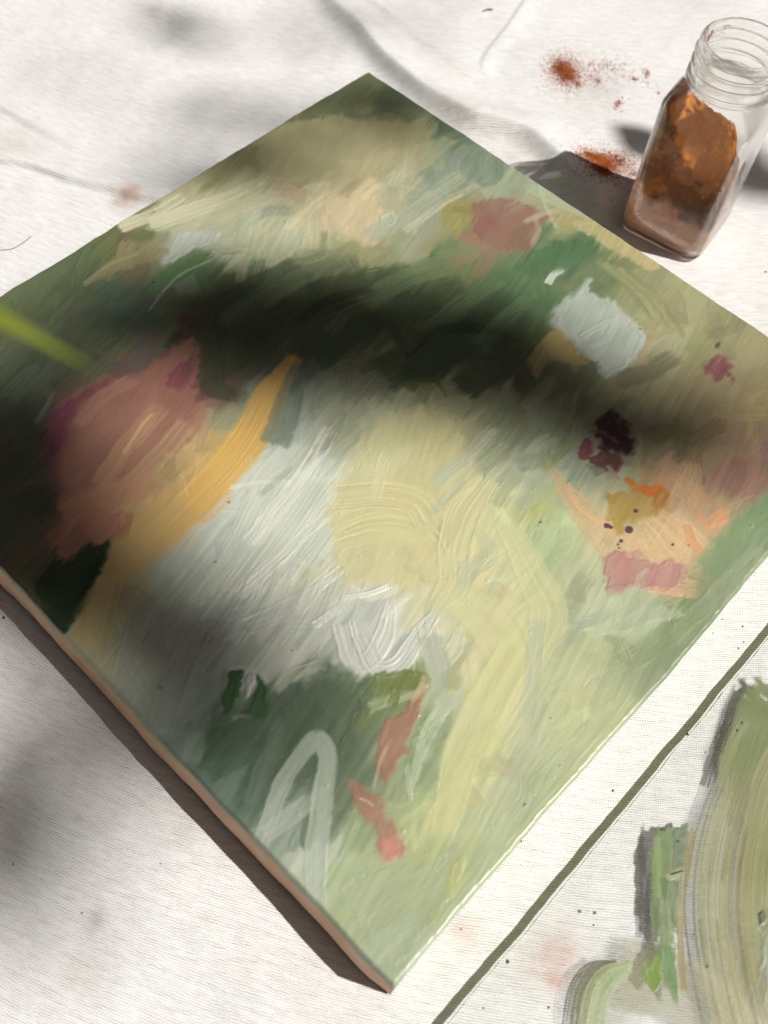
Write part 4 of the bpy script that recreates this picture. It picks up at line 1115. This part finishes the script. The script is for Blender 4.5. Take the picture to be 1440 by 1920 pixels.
def inner_profile():
    L = []
    for z in np.linspace(0.0900, 0.0740, 12): L.append((z, 0.0157, 1.0, 0.0157 + 0.0003 * math.sin(z * 3000)))
    for f in np.linspace(0.95, 0.05, 12):
        a = f * math.pi / 2
        L.append((0.063 + 0.0090 * math.sin(a), 0.0206 - 0.0044 * (1 - math.cos(a)), float(sstep(0.1, 1, f)), 0.0157))
    for z in np.linspace(0.060, 0.008, 14): L.append((z, 0.0207, 0.0, 0))
    for z, h in ((0.0048, .0203), (0.0032, .0192), (0.0025, .017), (0.0022, .010)): L.append((z, h, 0.0, 0))
    return L
R = outer_rings() + [ring(z, h, k, r) for z, h, k, r in inner_profile()]
V = np.vstack(R); nr = len(R)
idx = np.arange(nr * SEG).reshape(nr, SEG); nxt = np.roll(idx, -1, axis=1)
F = np.stack([idx[:-1], nxt[:-1], nxt[1:], idx[1:]], -1).reshape(-1, 4)
me = bpy.data.meshes.new("glass_body")
faces = [tuple(f) for f in F] + [tuple(range(SEG))[::-1], tuple((nr - 1) * SEG + k for k in range(SEG))]
me.from_pydata(V.tolist(), [], faces); me.update()
me.polygons.foreach_set("use_smooth", [True] * len(me.polygons))
me.materials.append(M_GLASS)
gb = bpy.data.objects.new("glass_body", me); COL.objects.link(gb); gb.parent = jar

#@JAR_START
# powder clinging to the inside; local -y face is the one turned to the canvas
prof = [(z, h - 0.0001, k, (r - 0.0001) if r else 0) for z, h, k, r in inner_profile() if z < 0.0735]
ZS = np.array([p[0] for p in prof])
zi = np.concatenate([np.linspace(0.0735, 0.008, 170), np.linspace(0.0078, 0.0028, 10)])
hs = np.interp(zi, ZS[::-1], np.array([p[1] for p in prof])[::-1])
ks = np.interp(zi, ZS[::-1], np.array([p[2] for p in prof])[::-1])
rr_ = np.interp(zi, ZS[::-1], np.array([p[3] if p[3] else 0.0155 for p in prof])[::-1])
NT = 420
th = np.arange(NT) * 2 * np.pi / NT
rad = np.array([rsq(th, h, 0.12) * (1 - k) + r * k for h, k, r in zip(hs, ks, rr_)])
Xp = rad * np.cos(th); Yp = rad * np.sin(th); Zp = np.repeat(zi[:, None], NT, 1)
per = np.stack([Xp, Yp, Zp], -1)
nA = fbm(Xp / 0.006 + 7, Yp / 0.006 + Zp / 0.006, 201, 4)
nB = fbm(Xp / 0.012 + Yp / 0.014, Zp / 0.010, 202, 3)
nC = fbm(Xp / 0.0016 + Yp / 0.0013, Zp / 0.0015, 203, 3)
ct = np.cos(th)[None, :]; sn = np.sin(th)[None, :]
lev0 = np.interp(np.degrees(th) % 360, (0, 40, 60, 120, 150, 180, 215, 228, 300, 318, 340, 360), (20, 18, 18, 22, 46, 62, 72, 70, 67, 58, 26, 20))[None, :] * 1e-3
side_n = sstep(-0.75, -0.45, sn)
level = lev0 + (0.016 * side_n + 0.001) * (nB - .5) + (0.010 * side_n + 0.0012) * (nA - .5)
keep = Zp < level
inner = per * 1.0
inner[..., :2] *= (1 - (0.007 + 0.05 * (nC - .3) * sstep(.4, .6, nA)))[..., None]
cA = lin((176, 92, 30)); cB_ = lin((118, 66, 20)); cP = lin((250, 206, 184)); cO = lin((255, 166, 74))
zp_ = 0.040 + 0.012 * (nB - .5) + 0.014 * (nA - .5) + 0.9 * np.clip(0.006 - Xp, 0, None)
rec = np.clip(Zp - zp_, 0, 0.012) * sstep(-0.7, -0.85, sn) * sstep(0.0195, 0.016, Xp)
nD = fbm(Xp / 0.0007, Zp / 0.0007, 209, 3)
inner[..., 1] += rec * 0.55 + np.where(rec > 0, 0.0014 * (nC - .5) + 0.0012 * (nD - .5), 0)  # upper front powder leans inward, shaped so that it catches the sun
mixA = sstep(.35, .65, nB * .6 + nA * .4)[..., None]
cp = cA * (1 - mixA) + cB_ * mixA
low = (1 - sstep(0.019, 0.026, Zp + 0.014 * (nB - .5) + 0.003 * np.sin(Xp * 400)))[..., None]  # paler pink low down: dust, with light bounced off the cloth painted in
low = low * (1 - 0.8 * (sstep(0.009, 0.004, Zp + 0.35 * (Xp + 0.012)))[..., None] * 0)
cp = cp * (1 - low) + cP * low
sun_patch = (sstep(.45, .62, fbm(Xp / 0.009 + 3, Zp / 0.010, 207, 4) * .7 + .3 * nC) * 0.6 + sstep(0.0002, 0.002, rec))[..., None]  # random orange mottle, plus sunlight painted brighter on the leaning part
sun_patch = np.clip(sun_patch, 0, 1)
cp = cp * (1 - sun_patch) + cO * sun_patch
cp = cp * (0.8 + 0.25 * nC[..., None] + 0.2 * nD[..., None])
ip = np.arange(len(zi) * NT).reshape(len(zi), NT); ipn = np.roll(ip, -1, 1)
qf = np.stack([ip[:-1], ipn[:-1], ipn[1:], ip[1:]], -1).reshape(-1, 4)
kf = keep.reshape(-1)[qf].all(1)
# floor of powder
q = qf[kf]; used, inv = np.unique(q.ravel(), return_inverse=True)
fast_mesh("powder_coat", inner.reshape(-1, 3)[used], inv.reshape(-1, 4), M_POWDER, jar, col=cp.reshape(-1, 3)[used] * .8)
nf_ = 60
fx, fy = np.meshgrid(np.linspace(-1, 1, nf_), np.linspace(-1, 1, nf_))
sq_r = 0.0186
fz_ = 0.0055 + 0.004 * fbm(fx * 3, fy * 3, 211, 4) + 0.004 * (fy < 0) * fy ** 2 * 0
fco = np.stack([fx * sq_r, fy * sq_r, fz_], -1).reshape(-1, 3)
fast_mesh("powder_heap", fco, grid_quads(nf_, nf_), M_POWDER, jar, col=(cA * (.8 + .5 * fbm(fx * 12, fy * 12, 212)[..., None])).reshape(-1, 3) * .8)
#@JAR_END

# crumbs of powder on the neck
rg = np.random.default_rng(21)
def grain_mesh(pts, sizes, rg):
    o8 = np.array([(1, 0, 0), (-1, 0, 0), (0, 1, 0), (0, -1, 0), (0, 0, .8), (0, 0, -.8)], float)
    f8 = np.array([(0, 2, 4), (2, 1, 4), (1, 3, 4), (3, 0, 4), (2, 0, 5), (1, 2, 5), (3, 1, 5), (0, 3, 5)])
    n = len(pts)
    v = o8[None] * sizes[:, None, None] * rg.uniform(.6, 1.3, (n, 6, 1)) + pts[:, None, :]
    f = f8[None] + (np.arange(n) * 6)[:, None, None]
    return v.reshape(-1, 3), f.reshape(-1, 3)
pp = []; ss = []
for cz, ca, n_, sa, sz in ((0.0880, 2.55, 70, .12, .0012), (0.0890, 2.40, 50, .06, .0010), (0.0890, 1.85, 40, .10, .001), (0.0850, 2.55, 20, .05, .002), (0.0800, 2.4, 14, .5, .004)):
    a = ca - JR + 0 * rg.random(n_) + rg.normal(0, sa, n_); z = cz + rg.normal(0, sz, n_)
    pp.append(np.stack([0.01545 * np.cos(a), 0.01545 * np.sin(a), np.minimum(z, .0898)], -1)); ss.append(rg.uniform(.00008, .0003, n_))
v, f = grain_mesh(np.vstack(pp), np.concatenate(ss), rg)
tag(fast_mesh("powder_crumbs", v, f, M_GRAIN, jar, smooth=False), kind="stuff")

# ------------------------------------------------------------------ spilled powder on the cloth
def spill(name, label, clusters, seed):
    rg = np.random.default_rng(seed)
    pts = []; siz = []
    for x, y, rx, ry, n_, smin, smax in clusters:
        n_ = int(n_ * 2.2); rx *= 1.2; ry *= 1.3
        q = rg.normal(0, 1, (n_, 2)) * rg.power(1.3, (n_, 1)) * 1.15
        w = W(x + q[:, 0] * rx, y + q[:, 1] * ry)
        s_ = smin + (smax - smin) * rg.power(0.35, n_)
        w[:, 2] = cloth_h(w[:, 0], w[:, 1]) + s_ * .25
        dens = np.exp(-(q ** 2).sum(1) / .35) * min(1, n_ / 900)
        w[:, 2] += dens * rg.uniform(0, .0011, n_)
        pts.append(w); siz.append(s_)
    v, f = grain_mesh(np.vstack(pts), np.concatenate(siz), rg)
    o = fast_mesh(name, v, f, M_GRAIN, None, smooth=False)
    tag(o, label, "powder", "rust powder spilled on the cloth", "stuff")
spill("powder_spill", "small round heap of rust powder with crumbs scattered towards the jar neck", [
    (1055, 130, 19, 15, 1500, .00012, .00040), (1066, 142, 15, 12, 1000, .00012, .00045), (1050, 120, 26, 22, 500, .0001, .0003), (1084, 156, 8, 6, 120, .00012, .0004),
    (1135, 118, 34, 14, 120, .0001, .00042), (1122, 150, 8, 7, 110, .0001, .0004), (1190, 145, 8, 3, 60, .00012, .0005), (1214, 134, 6, 8, 70, .00012, .0005),
    (1160, 192, 9, 8, 80, .00012, .0005), (1236, 170, 4, 3, 30, .0001, .0004), (1110, 140, 70, 40, 220, .0001, .0003), (1150, 128, 40, 20, 160, .0001, .00038), (1216, 155, 10, 8, 20, .0001, .0004), (1108, 120, 10, 6, 40, .0001, .0004)], 31)
spill("powder_spill", "wider streak of rust powder lying half in the shadow of the jar", [
    (1125, 301, 20, 9, 1700, .00012, .00042), (1108, 298, 16, 7, 600, .00012, .0004), (1130, 322, 26, 15, 1500, .00012, .00042), (1140, 312, 34, 16, 700, .0001, .0004), (1165, 300, 32, 16, 700, .0001, .00032),
    (1085, 305, 16, 6, 160, .0001, .0003), (1150, 290, 40, 22, 160, .0001, .0003), (1190, 325, 18, 10, 160, .0001, .0003)], 32)

# ------------------------------------------------------------------ small marks on the cloth
def spot(x, y, r, mat, name):
    p = W(x, y); sc = 0.2e-3
    z = float(cloth_h(np.array([p[0]]), np.array([p[1]]))[0])
    rg = np.random.default_rng(int(x * 7 + y))
    m_ = MB(); n = 10
    v = [(p[0], p[1], z + 0.00045)]
    for k in range(n):
        rr = .75 * r * sc * rg.uniform(.75, 1.2)
        v.append((p[0] + rr * math.cos(2 * math.pi * k / n), p[1] + rr * math.sin(2 * math.pi * k / n), z + 0.0001))
    m_.add(v, [(0, 1 + k, 1 + (k + 1) % n) for k in range(n)])
    return m_.build(name, mat, cloth)
for x, y, r in ((1088, 1708, 4.5), (1115, 1711, 4), (1338, 1645, 3), (905, 30, 3)):
    pass
for x, y, r in ((1114, 1734, 2.2), (952, 1803, 4), (1029, 1889, 2.5), (865, 1742, 2), (907, 1890, 2), (1290, 1376, 3), (6, 1157, 3.4), (24, 1620, 2), (301, 1619, 1.6), (153, 1712, 2),
                (1150, 1482, 3), (1393, 1174, 2.4), (1395, 1203, 2.2), (1385, 1215, 2.0), (1338, 1186, 1.5), (1355, 1160, 2.0), (978, 1577, 2), (1436, 508, 3.5)):
    spot(x, y, r, M_SPECK, "dark_speck")
for x, y, r in ((1088, 1708, 4.2), (1116, 1711, 4.0), (915, 25, 4)):
    spot(x, y, r, M_SPOT, "paint_spot")
def fibre(pts, r, label):
    p = np.array(pts, float); w = W(p[:, 0], p[:, 1]); w = catmull(w, 8)
    w[:, 2] = cloth_h(w[:, 0], w[:, 1]) + r * 1.2
    m_ = MB(); m_.tube(w, r, 6)
    tag(m_.build("loose_thread", M_THREAD), label, "thread")
fibre([(0, 468), (22, 466), (42, 455), (58, 442)], 0.00016, "thin dark thread curling on the cloth beside the far left canvas edge")
fibre([(905, 27), (914, 24), (923, 25)], 0.0004, "short dark thread lying flat on the far part of the cloth")

# ------------------------------------------------------------------ grass blade reaching in from the left
tuft = empty("grass_tuft", (-0.47, 0.02, -0.01))
tag(tuft, "yellow green grass blade arching over the canvas corner", "grass")
def blade(pts, wid):
    p = catmull(np.array(pts, float), 8); n = len(p)
    v = []; f = []
    t = np.gradient(p, axis=0)
    for i in range(n):
        d = Vector(t[i]).normalized(); s_ = d.cross(Vector((0, 0, 1)))
        if s_.length < .05: s_ = Vector((0, 1, 0))
        s_.normalize(); up = s_.cross(d)
        k = i / (n - 1); w_ = wid * min(1.0, (1 - k) / 0.30) ** 0.9 * (0.6 + 0.4 * min(1, k * 6)) + 0.00006
        for o_, dz in ((-1, .25), (0, 0), (1, .25)):
            q_ = Vector(p[i]) + s_ * o_ * w_ + up * dz * w_
            v.append(tuple(q_ - tuft.location))
        if i:
            b = 3 * (i - 1)
            f += [(b, b + 1, b + 4, b + 3), (b + 1, b + 2, b + 5, b + 4)]
    m_ = MB(); m_.add(v, f); m_.build("grass_blade", M_BLADE, tuft)
def cam_pt(x, y, depth):
    d = MC @ np.array([(x - CX) / FPX, (y - CY) / FPX, 1.0])
    return CAM + d * depth
b1, b2, b3, b4 = cam_pt(-90, 548, .112), cam_pt(-10, 592, .107), cam_pt(60, 630, .103), cam_pt(165, 686, .098)
c0, c00 = cam_pt(-330, 425, .135), cam_pt(-700, 250, .185)
blade([(-0.47, 0.02, -0.01), (-0.45, 0.015, 0.10), (-0.36, 0.0, 0.20), tuple(c00), tuple(c0), tuple(b1), tuple(b2), tuple(b3), tuple(b4)], 0.0012)
blade([(-0.47, 0.02, -0.01), (-0.50, 0.05, 0.10), (-0.58, 0.12, 0.18), (-0.68, 0.18, 0.17)], 0.0024)
blade([(-0.47, 0.02, -0.01), (-0.48, -0.03, 0.12), (-0.52, -0.12, 0.22), (-0.60, -0.22, 0.24)], 0.0022)
blade([(-0.47, 0.02, -0.01), (-0.455, 0.06, 0.11), (-0.47, 0.14, 0.20), (-0.52, 0.25, 0.22)], 0.0022)

# ------------------------------------------------------------------ the tree whose leaves shade the scene
#@TREE_START
# (x, y in the photograph, spread x, spread y, leaves, plane height, distance up the sun ray)
SHADE = [  # ..., leaf size in mm
    (420, 560, 70, 40, 5, 1, 4.6, 44), (540, 590, 56, 46, 5, 1, 4.4, 46), (690, 600, 64, 50, 6, 1, 4.2, 48), (820, 640, 64, 50, 6, 1, 4.2, 46), (940, 690, 56, 40, 5, 1, 4.2, 46),
    (740, 700, 70, 26, 5, 1, 5.4, 44), (900, 745, 50, 24, 5, 1, 5.0, 44), (560, 690, 40, 26, 4, 1, 5.2, 40),
    (1060, 755, 60, 34, 6, 1, 5.0, 46), (1160, 800, 40, 30, 4, 1, 5.2, 44), (1290, 770, 50, 26, 2, 1, 5.8, 36), (1410, 780, 50, 26, 2, 1, 5.8, 36),
    (10, 880, 60, 80, 9, 1, 4.8, 50), (30, 990, 60, 60, 7, 1, 4.8, 50), (-80, 900, 80, 100, 9, 1, 5.0, 50), (90, 1080, 40, 40, 4, 1, 4.8, 44),
    (300, 1180, 30, 16, 1, 1, 5.4, 44), (390, 1185, 20, 12, 1, 1, 5.4, 46), (470, 1200, 20, 12, 1, 1, 5.4, 42), (330, 1270, 40, 20, 2, 1, 5.6, 38), (460, 1400, 30, 20, 1, 1, 5.6, 36), (250, 1240, 20, 20, 1, 1, 5.6, 36),
    (520, 285, 70, 20, 2, 1, 5.4, 36), (400, 270, 40, 16, 1, 1, 5.4, 36), (690, 190, 90, 26, 2, 1, 5.4, 40), (440, 640, 60, 30, 4, 1, 5.0, 46),
    (170, 800, 60, 50, 2, 1, 5.8, 38), (170, 970, 50, 30, 1, 1, 5.8, 38),
    (300, 40, 26, 8, 1, 0, 4.6, 26), (370, 55, 20, 8, 1, 0, 4.6, 24), (310, 245, 30, 10, 1, 0, 5.0, 30), (410, 220, 30, 10, 1, 0, 5.0, 30),
    (20, 1440, 40, 10, 1, 0, 5.6, 32), (-60, 1470, 50, 30, 1, 0, 5.6, 40), (90, 1490, 30, 20, 1, 0, 5.2, 26), (-20, 1580, 40, 40, 2, 0, 5.4, 36), (30, 1660, 20, 20, 1, 0, 5.6, 30), (200, 1420, 20, 20, 1, 0, 5.6, 26), (160, 140, 30, 10, 1, 0, 6.0, 16), (560, 60, 40, 20, 1, 0, 5.6, 28),
    (1425, 335, 26, 30, 2, 0, 2.2, 30), (1400, 300, 20, 20, 1, 0, 2.0, 22), (790, 60, 30, 8, 1, 0, 5.0, 28), (170, 620, 70, 30, 1, 1, 5.6, 40), (60, 650, 50, 30, 1, 1, 5.6, 40), (270, 560, 40, 20, 1, 1, 5.6, 34),
]
rg = np.random.default_rng(77)
tree = empty("shade_tree", (3.35, -1.75, -0.02))
tag(tree, "small leafy tree standing out of view that dapples the cloth with leaf shade", "tree")
TL = np.array(tree.location)
leaf_p = []
for x, y, sx_, sy_, n_, on, dist, lsz in SHADE:
    q = rg.uniform(-1, 1, (n_, 2))
    for k in range(n_):
        b = W(x + q[k, 0] * sx_, y + q[k, 1] * sy_, T_CAN if on else 0.0)
        leaf_p.append((b + SUN * (dist + rg.uniform(-.25, .25)), lsz * 1e-3 * rg.uniform(.85, 1.2)))
b = W(1205, 262); leaf_p.append((b + SUN * 1.1, .027))
n_shade = len(leaf_p)
# the rest of the crown, kept off the sunlit part of the picture
e1 = np.cross(SUN, (0, 0, 1)); e1 /= np.linalg.norm(e1); e2 = np.cross(e1, SUN)
cc_ = np.array([3.2, -1.1, 3.9])
while len(leaf_p) < 2600:
    c = cc_ + rg.normal(0, 1, 3) * (1.05, 1.05, .65)
    g = c - SUN * (c[2] / SUN[2])
    if -0.46 < g[0] < 0.50 and -0.48 < g[1] < 0.58: continue
    leaf_p.append((c, rg.uniform(.04, .075)))
lv = []; lf = []
LSH = np.array([(0, 0), (.18, .22), (.42, .34), (.70, .24), (1, 0), (.70, -.24), (.42, -.34), (.18, -.22)]) - (.5, 0)
for c, s_ in leaf_p:
    nrm_ = SUN + rg.normal(0, .38, 3); nrm_ /= np.linalg.norm(nrm_)
    a = rg.normal(0, 1, 3); a -= nrm_ * (a @ nrm_); a /= np.linalg.norm(a); bb = np.cross(nrm_, a)
    i0 = len(lv)
    for u, v in LSH:
        lv.append(c + s_ * 1.35 * (a * u + bb * v * 1.1 + nrm_ * (.10 * abs(v) - .12 * u * u)) - TL)
    lf += [(i0, i0 + 1, i0 + 7), (i0 + 1, i0 + 2, i0 + 6, i0 + 7), (i0 + 2, i0 + 3, i0 + 5, i0 + 6), (i0 + 3, i0 + 4, i0 + 5)]
m_ = MB(); m_.v = [tuple(p) for p in lv]; m_.f = lf
tag(m_.build("crown", M_LEAF, tree), kind="stuff")
m_ = MB()
top = np.array([3.15, -1.35, 3.2])
trunk_pts = catmull(np.array([TL, TL + (0.03, .05, .8), TL + (-.05, .18, 1.8), top, top + (.5, .1, 1.3)]), 6)
m_.tube(trunk_pts - TL, np.linspace(.085, .02, len(trunk_pts)), 10)
m_.build("trunk", M_BARK, tree)
for k in range(9):
    s0 = trunk_pts[10 + int(rg.integers(0, 12))]
    d = rg.normal(0, 1, 3) * (.8, .8, .25) + (0, .1, .35)
    e = s0 + d
    g = e - SUN * (e[2] / SUN[2])
    mid = (s0 + e) / 2 + (0, 0, .12)
    g2 = mid - SUN * (mid[2] / SUN[2])
    if any(-0.38 < q[0] < 0.42 and -0.40 < q[1] < 0.50 for q in (g, g2)): continue
    m_ = MB()
    m_.tube(catmull(np.array([s0, mid, e]), 5) - TL, np.linspace(.028, .006, 11), 7)
    m_.build("branch", M_BARK, tree)
#@TREE_END
